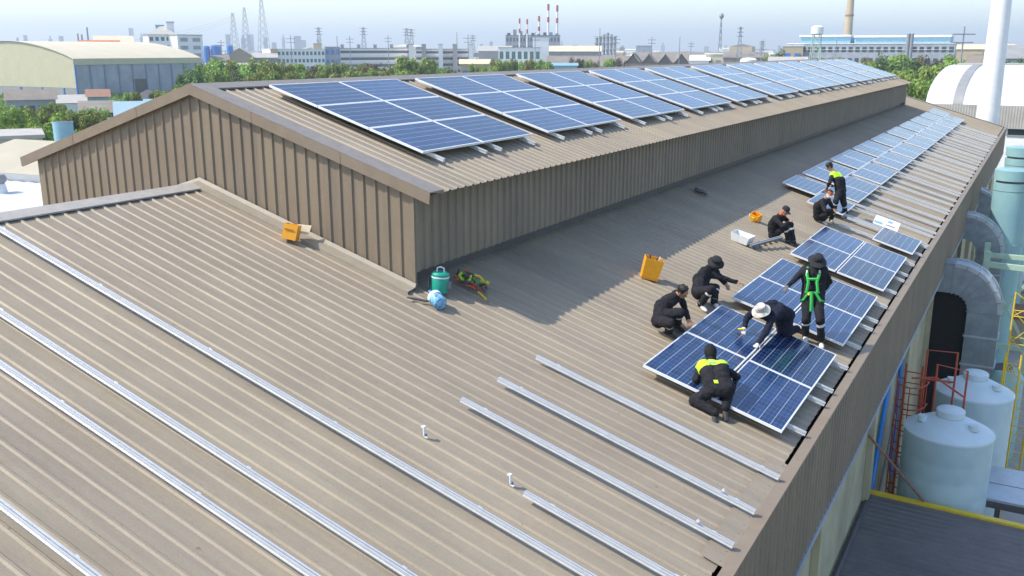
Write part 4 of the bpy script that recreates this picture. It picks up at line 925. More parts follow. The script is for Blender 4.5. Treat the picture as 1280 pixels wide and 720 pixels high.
bld('long cream gabled roof beyond the dazzling white roof', 'building', -90,57,181,62,10,M_WHITE,mat('cream_near_roof',(.40,.36,.26),.6,0,.08,.4),'gable_side',rise=1.1,name='cream_roofed_building',D1=55)
for (u0,u1,vt,D,lab) in ((66,90,152,62,'pale blue round vent stack rising behind the left slope of the raised roof'),(135,152,147,66,'smaller pale blue vent stack peeping over the left slope')):
    p = at((u0+u1)/2,vt,D); r = (u1-u0)/2*D*.9/FPX; t = thing('vent_stack', lab, 'stack', (p.x,p.y,G), 'pale blue vent stacks')
    mb = MB(); H = p.z-G; mb.lathe([(r*.9,0),(r*.92,H-2.2),(r,H)], M_LBLUE, n=24); mb.build('shell', t, True); mb = MB(); mb.lathe([(r*.93,H-.3),(r*.93,H+.002)], M_DGREY, n=24); mb.build('mouth', t, True)
bld('little shed with a bright cyan roof beside the trees', 'shed', 138,180,129,112,9,M_WHITE,mat('cyan_sheet',(.30,.42,.47),.4,0,.08),'gable_side',rise=2.4,name='small_shed')
bld('grey tin-roofed workshop in front of the cream arched warehouse', 'shed', 0,62,113,190,8,M_BLUEGREY,M_BROWNR,'gable_side',rise=1.6,name='workshop',rows=1,cols=5,glass=M_DGREY)
bld('small shed with an orange-brown roof at the warehouse corner', 'shed', 103,130,113,200,6,M_TEAL,M_RUST,'shed',rise=1.2,name='small_shed')
bld('low grey lean-to roof right of the orange-brown shed', 'shed', 92,135,129,165,8,M_DGREY,M_BROWNR,'shed',rise=1.5,name='low_shed')
bld('white lean-to against the warehouse base', 'shed', 62,100,120,215,6,M_WHITE,M_CONC,'shed',rise=1.4,name='small_shed')
bld('dark grey pyramid roof hut before the grey warehouse wall', 'shed', 165,195,113,185,7,M_GREY,M_DGREY,'hip',rise=1.5,name='small_shed')
bld('low cyan roof between the bushes left of the ridge', 'shed', 176,206,126,140,5,M_BLUE,M_LBLUE,'shed',rise=.8,name='small_shed')
bld('flat grey store behind the white roofed building', 'shed', -40,40,170,95,8,M_CONC,M_CONC,'flat',name='low_store')
# ---- cream arched warehouse, parallel to the factory
wc = onz(97,124,G); wh = thing('arched_warehouse', 'big warehouse with a cream arched gable and a long blue-grey side wall', 'warehouse', wc)
def solve_len(u):
    lo, hi = 5, 400
    for _ in range(40):
        m_ = (lo+hi)/2; P_ = wc+Vector((0,m_,8)); d = P_-CAM; uu = 640+FPX*d.dot(_rt)/d.dot(_fw)
        if uu < u: lo = m_
        else: hi = m_
    return lo
WL = solve_len(251); Dw = math.hypot(wc.x-CAM.x, wc.y-CAM.y); he = zat(97,74,Dw); hw_ = 30.; rs = 5.0
arc = [(-2*hw_*t/24, he+rs*math.sin(math.pi*t/24)**.85 if 0<t<24 else he) for t in range(25)]
mb = MB(); mb.add([(x,.15,z) for x,z in arc]+[(-2*hw_,.15,3.1),(0,.15,3.1)], [tuple(range(27))], M_CREAM); mb.build('gable_wall', wh)
mb = MB(); mb.box((-2*hw_,.2,0),(0,.5,3.1), M_GREY); mb.build('gable_base', wh)
mb = MB(); mb.rings([[(x,-.3,z+.15) for x,z in arc],[(x,WL+.3,z+.15) for x,z in arc]], M_CREAMR, cap=False, close=False); mb.build('roof', wh, True)
mb = MB(); mb.box((-.02,-.3,he-1.6),(.25,WL+.3,he+.13), M_CREAM); mb.build('fascia', wh)
mb = MB(); mb.box((-.4,.5,0),(-.03,WL,he), M_BLUEGREY); mb.build('side_wall', wh)
mb = MB(); mb.box((-2*hw_,WL-.3,0),(0,WL,he), M_BLUEGREY); mb.build('back_wall', wh)
for k in range(10):
    y = WL*k/9.5; mb = MB(); mb.box((-.02,y,0),(.22,y+.45,he-1.65), M_BLUE if k == 0 else mat('pier_blue_grey',(.17,.22,.33)) if k == 1 else bpy.data.materials['pier_blue_grey']); mb.build('pier', wh)
for y0,y1,z1 in ((WL*.42,WL*.53,5.2),(WL*.77,WL*.85,4.4)): mb = MB(); mb.box((-.02,y0,0),(.03,y1,z1), M_DGREY); mb.build('door', wh)
for x in (-6,-16,-26): mb = MB(); mb.box((x,.0,0),(x+.5,.19,3.1), M_BLUE); mb.build('pier', wh)
# ---- white apartment block with hipped top behind it
t,w,hw,h = bld('white apartment block with a pyramid roof behind the arched warehouse', 'apartment block', 187,222,32,400,22,M_WHITE,M_CONC,'hip',rise=zat(205,32,400)-zat(205,43,400),rows=6,cols=5,glass=M_GLASSG,name='apartment_block')
bld('plain grey wing attached to the white apartment block', 'apartment block', 223,254,43,396,20,M_WHITE,M_CONC,'flat',name='apartment_block',rows=6,cols=2,glass=M_BLUEGREY,D1=404)
bld('small white lift tower on the apartment block roof', 'tower', 211,220,27,406,6,M_WHITE,M_GREY,'flat',name='lift_tower')
bld('cyan glass sign box left of the white lift tower', 'tower', 197,207,31,420,4,M_LBLUE,M_LBLUE,'flat',name='roof_box')
bld('cream long-roofed hall with a raised monitor behind the arched warehouse', 'hall', 118,168,44,430,30,M_CREAM,M_CREAMR,'gable_side',rise=5,name='hall',rows=1,cols=8,glass=M_BLUEGREY)
bld('low building with a terracotta roof before the cream hall', 'hall', 100,150,50,400,12,M_WHITE,M_TERRA,'gable_side',rise=3,name='hall')
for (u,vt,lab) in ((97,42,'thin flue pipe left of the cream hall'),(102,43,'second thin flue pipe beside the cream hall'),(108.5,34,'spire-like mast at the end of the cream hall')):
    p = at(u,vt,430); mb = MB(); mb.cyl((p.x,p.y,G),(p.x,p.y,p.z),.5,.3,M_STEEL,8); one(mb,'flue_pipe',lab,'flue')
for (u0,u1,vt,D,lab) in ((254,262,57,520,'small blue storage tank right of the apartment block'),(263,276,56,520,'larger bright blue storage tank beside it'),(283,291,56,560,'blue storage tank behind the grey gabled shed')):
    p = at((u0+u1)/2,vt,D); r = (u1-u0)/2*D*.9/FPX; t = thing('storage_tank', lab, 'tank', (p.x,p.y,G), 'bright blue storage tanks'); H = p.z-G
    mb = MB(); mb.lathe([(r,0),(r,H-.4),(r*.3,H),(0,H)], M_BLUE, n=24); mb.build('shell', t, True); mb = MB(); mb.lathe([(r*1.02,H-.9),(r*1.02,H-.6)], M_LBLUE, n=24); mb.build('band', t, True)
# ---- middle distance, left to right
bld('cream-fronted grey gabled shed left of the white office block', 'shed', 284,314,60,420,26,M_TAN,M_GREY,'gable_front',rise=3,name='gabled_shed')
bld('long low grey shed beside the cream-fronted shed', 'shed', 316,346,66,430,20,M_GREY,M_CONC,'gable_side',rise=2,name='gabled_shed')
bld('low shed with a dark roof above the trees left of the offices', 'shed', 262,285,69,400,16,M_CONC,M_BROWNR,'gable_side',rise=2,name='gabled_shed')
bld('pale low store roof behind the left trees', 'shed', 255,345,79,360,10,M_WHITE,M_CONC,'shed',rise=1.2,name='low_store')
bld('white three-storey office block with green windows', 'office block', 346,406,61,440,16,M_WHITE,M_WHITE,'flat',rows=4,cols=12,glass=M_GLASSG,name='office_block',D1=450)
bld('tan stair tower at the left end of the white office block', 'tower', 338,347,61,439,14,M_TAN,M_TAN,'flat',name='stair_tower')
bld('tan penthouse box on the white office block', 'tower', 392,402,54,452,8,M_TAN,M_CONC,'flat',name='penthouse')
bld('blue-grey link block between the offices and the banded factory', 'office block', 406,425,58,470,14,M_BLUEGREY,M_WHITE,'flat',name='link_block',rows=3,cols=3,glass=M_BLUE)
bld('long white banded factory of stacked floors behind the tree belt', 'factory', 424,512,60,480,30,M_WHITE,M_CONC,'flat',rows=4,bands=M_WHITE,glass=M_DGREY,name='banded_factory',D1=500)
for i in range(5):
    u = 426+i*20.5; bld('rooftop stair box %s from the left on the banded factory' % ORD[i], 'tower', u,u+4,55.5,500,6,M_GREY,M_CONC,'flat',name='stair_box',group='stair boxes on the banded factory')
bld('white service tower at the right end of the banded factory', 'tower', 511,517,55,486,14,M_WHITE,M_CONC,'flat',name='service_tower')
bld('shorter banded factory wing right of the service tower', 'factory', 519,592,61,520,26,M_WHITE,M_GREY,'flat',rows=4,bands=M_WHITE,glass=M_DGREY,name='banded_factory')
for i,u in enumerate((527,548,566,586)): bld('white chimney-like service tower %s from the left on the shorter wing' % ORD[i], 'tower', u,u+5.5,55,514,8,M_WHITE if i%2 else M_CONC,M_CONC,'flat',name='service_tower',group='service towers on the shorter wing')
bld('small tan house with blue awnings right of the tree belt', 'house', 575,612,74,300,9,M_TAN,M_CREAMR,'gable_side',rise=1.4,name='house',rows=1,cols=3,glass=M_BLUE)
bld('long pale grey hall left of the turquoise-windowed office', 'hall', 598,640,57,560,40,M_CONC,M_CONC,'gable_side',rise=3,name='hall')
bld('white office with turquoise window strips before the power plant', 'office block', 623,676,59,440,24,M_WHITE,M_CONC,'flat',rows=2,cols=7,glass=M_GLASSG,name='office_block',D1=440)
bld('white windowless block right of the turquoise-windowed office', 'hall', 666,686,47,470,18,M_WHITE,M_WHITE,'flat',name='white_block')
t,w,hw,h = bld('dark steel boiler house of the power plant', 'power plant', 632,700,44,700,30,M_BLUEGREY,M_DGREY,'flat',name='boiler_house',rows=4,cols=16,glass=M_DGREY)
for i in range(9):
    x = w*(i+.5)/9; mb = MB(); mb.box((x-1.2,4,h),(x+1.2,9,h+random.uniform(1,4)), random.choice([M_STEEL,M_DGREY,M_GREY])); mb.build('vent', t)
def chimney(u, vt, D, r, label, bands):
    p = at(u,vt,D); t = thing('striped_chimney', label, 'chimney', (p.x,p.y,G), 'red and white power plant chimneys'); H = p.z-G
    mb = MB(); mb.cyl((0,0,0),(0,0,H-.02),r*1.15,r*.9,M_WHITE,16); mb.build('shaft', t, True)
    for a,b in bands: mb = MB(); mb.cyl((0,0,H*a),(0,0,H*b),r*(1.15-.25*a)+.08,r*(1.15-.25*b)+.08,M_CHRED,16); mb.build('band', t, True)
for i,(u,vt,D,r) in enumerate(((649.5,23,700,.85),(659,24,700,.85),(673.8,20,720,1.1),(685.5,5,740,1.2),(696.6,6.5,740,1.2))):
    chimney(u,vt,D,r*.72,'red and white chimney, %s from the left of the five' % ORD[i],((.90,1.0),(.72,.80)))
bld('long cream-roofed hall right of the power plant', 'hall', 686,752,57,520,30,M_GREY,M_CREAMR,'gable_side',rise=3,name='hall')
t = thing('process_tower', 'open steel process tower of dark columns right of the power plant', 'process plant', (lambda p: (p.x,p.y,G))(at(757,60,640)))
for i in range(6):
    x = (i-2.5)*2.6; mb = MB(); hh = zat(757,41+abs(i-3)*2,640); mb.cyl((x,0,0),(x,0,hh),1.0,1.0,M_STEEL,10); mb.build('column', t, True)
for k in range(5): mb = MB(); z = 6+k*4; mb.box((-8,-1.6,z),(8,1.6,z+.4), M_BLUEGREY); mb.build('deck', t)
t,w,hw,h = bld('long brown-roofed workshop before the process tower', 'workshop', 684,790,70,380,24,M_BROWNR,M_BROWNR,'gable_side',rise=4,name='workshop')
bld('pale blue low shed roof among the bushes right of the office', 'shed', 690,722,79,330,8,M_LBLUE,M_LBLUE,'shed',rise=.8,name='low_store')
A,az,w = frame2(782,330,862,330); sw = thing('saw_tooth_workshop', 'dark saw-tooth roofed workshop with four gables behind the ridge', 'workshop', A, None, (0,0,az)); hh = zat(820,79,330)
mb = MB(); mb.box((0,0,0),(w,30,hh), M_BROWNR); mb.build('wall', sw)
for i in range(4):
    a,b = w*i/4,w*(i+1)/4; mb = MB(); mb.add([(a,-.3,hh),((a+b)/2,-.3,hh+3.2),((a+b)/2,40,hh+3.2),(a,40,hh),(b,-.3,hh),(b,40,hh)], [(0,1,2,3),(1,4,5,2)], M_BROWNR); mb.add([(a+.3,-.1,hh),(b-.3,-.1,hh),((a+b)/2,-.1,hh+2.9)], [(0,1,2)], M_DGREY); mb.build('gable', sw)
bld('very long low brown roof along the horizon right of the process tower', 'workshop', 790,962,65,560,30,M_BROWNR,M_BROWNR,'gable_side',rise=3,name='workshop')
bld('second long grey roof behind the saw-tooth workshop', 'workshop', 780,905,71,430,26,M_GREY,M_BROWNR,'gable_side',rise=3,name='workshop')
bld('dark blue distant shed on the horizon left of the telecom mast', 'hall', 795,815,57,900,30,M_BLUEGREY,M_BLUEGREY,'flat',name='hall')
bld('white open-fronted shed just behind the ridge', 'shed', 864,887,69,250,9,M_WHITE,M_WHITE,'shed',rise=1.3,name='white_shed',rows=1,cols=1,glass=M_DGREY)
bld('cream block joined to the white open-fronted shed', 'shed', 882,904,66.5,255,9,M_CREAMR,M_WHITE,'flat',name='white_shed',rows=2,cols=2,glass=M_GREY)
p = at(936,72,240); t = thing('storage_tank','squat white storage tank peeping over the ridge','tank',(p.x,p.y,G)); r = 2.0; H = p.z-G
mb = MB(); mb.lathe([(r,0),(r,H-.5),(r*.7,H-.1),(0,H)], M_WHITE, n=24); mb.build('shell', t, True)
bld('pale open arched shed right of the squat white tank', 'shed', 962,1010,71,300,14,M_CONC,M_CONC,'gable_side',rise=2,name='white_shed')
# ---- big pale blue factory on the right
t,w,hw,h = bld('long pale blue and white factory with a stepped roof on the right', 'factory', 984,1194,54,480,40,M_BLUEGREY,M_WHITE,'flat',name='blue_factory',rows=3,cols=24,glass=M_GLASS,D1=470)
h2 = zat(1090,43,480); mb = MB(); mb.box((w*.04,14,h),(w*.36,34,h2-.8), M_LBLUE); mb.box((w*.385,14,h),(w*.705,34,h2-1.2), M_LBLUE); mb.box((w*.725,14,h),(w*.955,34,h2-1.2), M_LBLUE); mb.build('upper_wall', t)
mb = MB(); mb.box((w*.035,13,h2-.8),(w*.36,35,h2), M_WHITE); mb.box((w*.38,13,h2-1.2),(w*.705,35,h2-.4), M_WHITE); mb.box((w*.72,13,h2-1.2),(w*.96,35,h2-.4), M_WHITE); mb.build('upper_roof', t)
mb = MB(); mb.add([(0,-.4,h-3),(w*.99,-.4,h-3),(w*.99,9,h),(0,9,h)], [(0,1,2,3)], M_WHITER); mb.build('sloped_roof', t)
bld('tan end block with a blue door at the left of the pale blue factory', 'factory', 978,1004,57,470,16,M_TAN,M_WHITE,'flat',name='end_block',rows=1,cols=2,glass=M_BLUE)
for i,u in enumerate((1136,1140.5)):
    p = at(u,42,465); mb = MB(); mb.cyl((p.x,p.y,G),(p.x,p.y,p.z),.8,.8,M_STEEL,10); one(mb,'flue_pipe','%s twin grey flue rising in front of the pale blue factory' % ('left','right')[i],'flue','twin grey flues')
p = at(1064.5,-12,520); mb = MB(); mb.cyl((p.x,p.y,G),(p.x,p.y,p.z),2.6,1.6,M_TAN,20); 
hz_ = at(1064.5,20,520).z; mb.cyl((p.x,p.y,hz_),(p.x,p.y,hz_+.7),2.15,2.15,M_RUST,20); one(mb,'brick_chimney','tan brick chimney rising behind the pale blue factory and out of view','chimney')
wt = (lambda p: thing('water_tower','white water tower on lattice legs before the pale blue factory','water tower',(p.x,p.y,G)))(at(1020,60,400)); zb_ = zat(1020,44,400); zt_ = zat(1020,32,400)
mb = MB(); mb.lathe([(1.6,zb_),(2.35,zb_+.5),(2.35,zt_-.6),(1.2,zt_),(0,zt_)], M_WHITE, n=24); mb.build('tank', wt, True)
for i in range(4):
    a0 = math.pi/4+i*math.pi/2; mb = MB(); mb.cyl((3.1*math.cos(a0),3.1*math.sin(a0),0),(1.9*math.cos(a0),1.9*math.sin(a0),zb_+.2),.22,.18,M_GREENF,6); mb.build('leg', wt)
for k in range(5):
    z = zb_*k/5; rr = 3.1-1.2*z/zb_; r2 = 3.1-1.2*(z+zb_/5)/zb_; mb = MB()
    for i in range(4):
        a0 = math.pi/4+i*math.pi/2; a1 = a0+math.pi/2; mb.cyl((rr*math.cos(a0),rr*math.sin(a0),z),(r2*math.cos(a1),r2*math.sin(a1),z+zb_/5),.1,.1,M_GREENF,4)
    mb.build('brace', wt)
bld('low cream-roofed hall at the far right beyond the trees', 'hall', 1196,1268,55,430,20,M_TAN,M_CREAMR,'gable_side',rise=2,name='hall')
bld('blue-grey gabled shed at the far right edge', 'shed', 1246,1300,56,250,16,M_BLUEGREY,M_GREY,'gable_side',rise=3,name='gabled_shed')
bld('dark brown hut under the grey pole near the white vault', 'shed', 1212,1238,69,170,7,M_RUST,M_BROWNR,'gable_side',rise=1.2,name='hut')
bld('flat pale canopy roof behind the white vault', 'shed', 1200,1300,80,150,8,M_CONC,M_CONC,'flat',name='low_store')
# ---- white barrel vault
dv = thing('vaulted_hall', 'white barrel-vaulted hall with grey roof bands behind the roof end', 'hall', (0,0,0))
e0 = at(1157,130,93); xz = e0.z; yb = at(1190,84,118)
X0, X1, Y0 = e0.x, e0.x+46, e0.y; HWY = 22; RZ = yb.z-xz+.3
def vault(t): 
    a = t*math.pi; return (Y0+HWY-HWY*math.cos(a), xz+RZ*math.sin(a)**1.0)
prof = [vault(t/28) for t in range(29)]
mb = MB(); mb.rings([[(x,y,z) for y,z in prof] for x in (X0,X1)], M_WHITER, cap=False, close=False); mb.build('roof', dv, True)
for k in range(6):
    x = X0+2.2+k*5.6; mb = MB(); mb.rings([[(xx,y,z+.05) for y,z in prof] for xx in (x,x+.8)], M_GREY, cap=False, close=False); mb.build('roof_band', dv, True)
mb = MB(); mb.add([(X0,y,z) for y,z in prof],[tuple(range(29))],M_WHITE); mb.build('end_wall', dv)
mb = MB(); n2 = 420; V = []
for j in range(n2+1):
    x = X0-.3+(X1-X0+.3)*j/n2; V += [(x,Y0-.3-(.025 if j%2 else 0),xz-1.9),(x,Y0-.3-(.025 if j%2 else 0),xz+.05)]
mb.add(V,[(2*j,2*j+2,2*j+3,2*j+1) for j in range(n2)],M_CONC); mb.build('siding', dv)
mb = MB(); mb.box((X0,Y0,G),(X1,Y0+2*HWY,xz-.01), M_WHITE); mb.build('wall', dv)
wx = at(1274,163,90).x
for k in range(4): mb = MB(); zz = at(1274,172,90).z; mb.box((wx-.9+k*6,Y0-.05,zz),(wx+1.1+k*6,Y0+.01,zz+1.4), M_GLASS); f_ = mb.build('window', dv); mb = MB(); mb.box((wx-1.0+k*6,Y0-.08,zz-.12),(wx+1.2+k*6,Y0-.051,zz), M_GREY); mb.build('sill', f_)
p = at(1234,150,80); ch = thing('white_chimney','tall white tapering chimney rising out of view beside the white vault','chimney',(p.x,p.y,G))
mb = MB(); mb.lathe([(.95,0),(.80,8.5),(.60,22)], M_WHITE, n=32); mb.build('shaft', ch, True)
# ---- masts, pylons, poles
def pylon(u, vt, D, w, label, cat='pylon', group='lattice pylons on the skyline', m=M_STEEL, arms=True):
    p = at(u,vt,D); t = thing('lattice_pylon', label, cat, (p.x,p.y,G), group, (0,0,YAW)); H = p.z-G; th = .0011*D*.22
    mb = MB()
    for sx in (-1,1):
        for sy in (-1,1): mb.cyl((sx*w/2,sy*w/2,0),(sx*w*.08,sy*w*.08,H),th,th*.7,m,4)
    k = 9
    for i in range(k):
        z0,z1 = H*i/k,H*(i+1)/k; w0,w1_ = w*(1-.84*i/k)/2,w*(1-.84*(i+1)/k)/2
        for sy in (-1,1):
            mb.cyl((-w0,sy*w0,z0),(w1_,sy*w1_,z1),th*.6,th*.6,m,3); mb.cyl((w0,sy*w0,z0),(-w1_,sy*w1_,z1),th*.6,th*.6,m,3)
    mb.build('lattice', t)
    if arms:
        for f in (.80,.88,.96): mb = MB(); ww = w*.62; mb.add([(-ww,0,H*f),(ww,0,H*f),(0,.4,H*f+th*4),(0,-.4,H*f+th*4)],[(0,1,2),(0,1,3),(0,2,3),(1,2,3)],m); mb.build('cross_arm', t)
for i,(u,vt,D,w) in enumerate(((290.5,16,1300,13),(305,9,1350,13),(326,-4,1250,14))): pylon(u,vt,D,w,'tall hazy lattice mast, %s from the left of the three beside the blue tanks' % ORD[i],'mast','tall hazy lattice masts',arms=False)
for i,(u,vt,D) in enumerate(((398,34,900),(454,34,900),(508,35,900),(514,36,880),(591,44,1000),(953,51,1100))): pylon(u,vt,D,7,'hazy electricity pylon, %s from the left along the skyline' % ORD[i])
pylon(926,33,520,3.4,'darker electricity pylon with wide arms above the ridge end','pylon',None)
pylon(902,19,560,2.2,'slender telecom mast with a dish box at its tip','mast',None,arms=False)
p = at(902,20,560); mb = MB(); mb.ellipsoid((p.x,p.y,p.z),((1.3,0,0),(0,1.3,0),(0,0,1.6)),M_STEEL); one(mb,'antenna_box','small antenna box at the tip of the slender telecom mast','antenna')
def pole(u, vt, D, label, arm=True):
    p = at(u,vt,D); t = thing('utility_pole', label, 'utility pole', (p.x,p.y,G), 'utility poles among the trees and sheds', (0,0,YAW)); H = p.z-G; th = max(.13, D*.0004)
    mb = MB(); mb.cyl((0,0,0),(0,0,H),th*1.2,th*.8,M_STEEL,8); mb.build('shaft', t)
    if arm:
        for z,ww in ((.93,1.7),(.86,1.5)): mb = MB(); mb.box((-ww,-.1,H*z),(ww,.1,H*z+th*1.2), M_STEEL); mb.build('cross_arm', t)
for i,(u,vt,D) in enumerate(((276,50,480),(363,44,360),(421,45,320),(437,45,420),(485,44,430),(571,40,430),(585,43,330),(669,40,330),(750,35,330),(770,45,360),(815,46,400),(850,46,300),(864,52,500),(952,58,300),(1046,50,330),(1206,33,160),(1229,62,180))):
    pole(u,vt,D,'grey utility pole, %s from the left across the background' % ORD[i], i%3 != 2)
# power cables low in the sky at the left
mb = MB(); a = at(-30,28,900); 
for dz in (0,-4,-8):
    A_, B_ = at(-60,46,1000)+Vector((0,0,dz)), at(291,20,1300)+Vector((0,0,dz*.7)); pts = [A_.lerp(B_,t/12)-Vector((0,0,18*4*(t/12)*(1-t/12))) for t in range(13)]; mb.tube(pts,.10,M_STEEL,4)
one(mb,'power_cable','faint power cables sagging from the hazy masts to the left edge','cable')
# ---- hazy city skyline
random.seed(5)
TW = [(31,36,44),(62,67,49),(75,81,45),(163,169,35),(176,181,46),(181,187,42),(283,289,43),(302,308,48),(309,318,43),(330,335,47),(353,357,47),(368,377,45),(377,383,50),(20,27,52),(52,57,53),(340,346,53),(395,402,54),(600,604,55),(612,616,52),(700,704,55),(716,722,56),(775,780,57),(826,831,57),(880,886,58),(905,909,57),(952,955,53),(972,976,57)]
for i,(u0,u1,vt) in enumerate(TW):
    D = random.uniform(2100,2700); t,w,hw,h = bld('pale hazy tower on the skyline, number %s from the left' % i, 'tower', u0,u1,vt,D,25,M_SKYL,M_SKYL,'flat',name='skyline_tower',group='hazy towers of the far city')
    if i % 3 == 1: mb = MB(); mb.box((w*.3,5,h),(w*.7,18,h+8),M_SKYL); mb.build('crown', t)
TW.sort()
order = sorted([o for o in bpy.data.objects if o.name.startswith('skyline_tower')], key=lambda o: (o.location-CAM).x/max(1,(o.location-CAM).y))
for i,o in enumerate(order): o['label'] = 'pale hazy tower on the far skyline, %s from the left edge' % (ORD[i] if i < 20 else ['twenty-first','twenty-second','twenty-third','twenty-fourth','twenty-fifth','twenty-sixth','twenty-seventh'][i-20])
# low far town: one mass of tiny roofs nobody could count
mb = MB()
for i in range(900):
    u = random.uniform(-60,1340); D = random.uniform(620,2600); p = at(u,62,D); w = random.uniform(8,34); d = random.uniform(8,22); h = random.uniform(3,9.5) if random.random() < .93 else random.uniform(10,17)
    a = random.uniform(0,3.1); c,s_ = math.cos(a),math.sin(a); m = random.choice([M_CONC,M_WHITE,M_GREY,M_BROWNR,M_CREAMR,M_BLUEGREY,M_TAN,M_GREY,M_BROWNR])
    X = Vector((c*w,s_*w,0)); Y = Vector((-s_*d,c*d,0)); o_ = Vector((p.x,p.y,G)); mb.obox(o_,X,Y,(0,0,h),random.choice([M_CONC,M_WHITE,M_GREY,M_TAN]))
    q = o_+Vector((0,0,h)); r_ = Vector((0,0,random.uniform(.8,2.5))); mb.add([q,q+X,q+X+Y*.5+r_,q+Y*.5+r_,q+X+Y,q+Y],[(0,1,2,3),(3,2,4,5),(0,3,5),(1,4,2)],m)
tag(mb.build('far_town'), 'mass of tiny hazy roofs filling the distance below the skyline', 'town', None, 'stuff')
# ================================================================ trees
def leaf_mat(name, a, b):
    m = bpy.data.materials.new(name); m.use_nodes = True; N = m.node_tree.nodes; l = m.node_tree.links; p = N['Principled BSDF']
    g = N.new('ShaderNodeNewGeometry'); oi = N.new('ShaderNodeObjectInfo'); r = N.new('ShaderNodeValToRGB'); r.color_ramp.elements[0].color = (*a,1); r.color_ramp.elements[1].color = (*b,1)
    l.new(g.outputs['Random Per Island'], r.inputs[0]); hs = N.new('ShaderNodeHueSaturation'); mr = N.new('ShaderNodeMapRange'); mr.inputs[3].default_value = .7; mr.inputs[4].default_value = 1.45
    l.new(oi.outputs['Random'], mr.inputs[0]); l.new(mr.outputs[0], hs.inputs['Value']); mh = N.new('ShaderNodeMapRange'); mh.inputs[3].default_value = .46; mh.inputs[4].default_value = .52; l.new(oi.outputs['Random'], mh.inputs[0]); l.new(mh.outputs[0], hs.inputs['Hue'])
    l.new(r.outputs[0], hs.inputs['Color']); l.new(hs.outputs[0], p.inputs['Base Color']); p.inputs['Roughness'].default_value = .6; p.inputs['Specular IOR Level'].default_value = .25
    tr = N.new('ShaderNodeBsdfTranslucent'); l.new(hs.outputs[0], tr.inputs[0]); mx = N.new('ShaderNodeMixShader'); mx.inputs[0].default_value = .25
    l.new(p.outputs[0], mx.inputs[1]); l.new(tr.outputs[0], mx.inputs[2]); l.new(mx.outputs[0], N['Material Output'].inputs[0]); return m
LEAF = [leaf_mat('leaf_mid', (.10,.17,.028), (.25,.37,.07)), leaf_mat('leaf_dark', (.055,.10,.025), (.12,.19,.045)), leaf_mat('leaf_lime', (.12,.18,.025), (.26,.32,.05)), leaf_mat('leaf_dry', (.10,.09,.04), (.18,.15,.06))]
M_BARK = mat('bark', (.10,.075,.05), .9, 0, .2, 4)
def tree_proto(kind, seed, nl=2600, ls=.30):
    rnd = random.Random(seed); root = empty('tree', (0,0,-500), 'x', 'tree')
    mb = MB(); H = 6.5; tp = [(0,0,-.5),(rnd.uniform(-.15,.15),rnd.uniform(-.15,.15),1.6),(rnd.uniform(-.4,.4),rnd.uniform(-.4,.4),3.4)]
    mb.tube(tp, [.22,.17,.11], M_BARK, 7); lobes = []
    for i in range(rnd.randint(9,13)):
        a = rnd.uniform(0,6.28); rr = rnd.uniform(.4,2.3); z = rnd.uniform(2.2,6.0); c = Vector((math.cos(a)*rr,math.sin(a)*rr,z)); lobes.append((c, rnd.uniform(.75,1.45)))
        st_ = Vector(tp[2]) if z > 3.4 else Vector(tp[1]); mb.tube([st_, st_.lerp(c,.5)+Vector((0,0,.2)), c], [.08,.05,.02], M_BARK, 5)
    mb.build('trunk', root)
    mb = MB(); V = []; F = []
    for i in range(nl):
        c,r = rnd.choice(lobes); d = Vector((rnd.gauss(0,1),rnd.gauss(0,1),rnd.gauss(0,1))).normalized(); p = c + d*r*(rnd.random()**.45)*Vector((1,1,.8)).length/1.62
        n = (d+Vector((rnd.gauss(0,.5),rnd.gauss(0,.5),rnd.gauss(.4,.5)))).normalized(); x = n.orthogonal().normalized(); y = n.cross(x); q = rnd.uniform(.6,1.4)*ls; an = rnd.uniform(0,3); x,y = x*math.cos(an)+y*math.sin(an), y*math.cos(an)-x*math.sin(an)
        b = len(V); V += [p-x*q, p-y*q*.45, p+x*q+n*q*.15, p+y*q*.45]; F.append((b,b+1,b+2,b+3))
    mb.v = V; mb.f = F; mb.m = [0]*len(F); mb.mats = [LEAF[kind]]; 
    me = bpy.data.meshes.new('crown'); me.from_pydata(V,[],F); me.materials.append(LEAF[kind]); o = bpy.data.objects.new('crown', me); COL.objects.link(o); o.parent = root; CH.setdefault(root.name, []).append(o)
    return root
def palm_proto(seed):
    rnd = random.Random(seed); root = empty('palm_tree', (0,0,-500), 'x', 'tree'); mb = MB(); mb.tube([(0,0,-.5),(.1,0,2.5),(.25,.1,5)], [.2,.16,.12], M_BARK, 7); mb.build('trunk', root)
    V = []; F = []
    for k in range(22):
        a = rnd.uniform(0,6.28); el = rnd.uniform(.1,1.3); L = rnd.uniform(1.8,2.6); pts = []
        for t in range(7):
            s_ = t/6*L; pts.append(Vector((.25,.1,5))+Vector((math.cos(a)*s_*math.cos(el), math.sin(a)*s_*math.cos(el), s_*math.sin(el)-.28*s_*s_)))
        sd = Vector((-math.sin(a),math.cos(a),0))
        for t in range(6):
            w0 = .34*math.sin(math.pi*(t+.4)/7); w1_ = .34*math.sin(math.pi*(t+1.4)/7.5)
            for sg in (1,-1): b = len(V); V += [pts[t],pts[t+1],pts[t+1]+sd*sg*w1_-Vector((0,0,.12)),pts[t]+sd*sg*w0-Vector((0,0,.12))]; F.append((b,b+1,b+2,b+3))
    me = bpy.data.meshes.new('crown'); me.from_pydata(V,[],F); me.materials.append(LEAF[0]); o = bpy.data.objects.new('crown', me); COL.objects.link(o); o.parent = root; CH.setdefault(root.name, []).append(o)
    return root
PROTO = {k:[tree_proto(k, 10*k+i) for i in range(3 if k < 2 else 2)] for k in range(4)}; PALM = palm_proto(2)
random.seed(21); used = set(); KN = ['mid-green','dark green','lime-green','dry brownish']
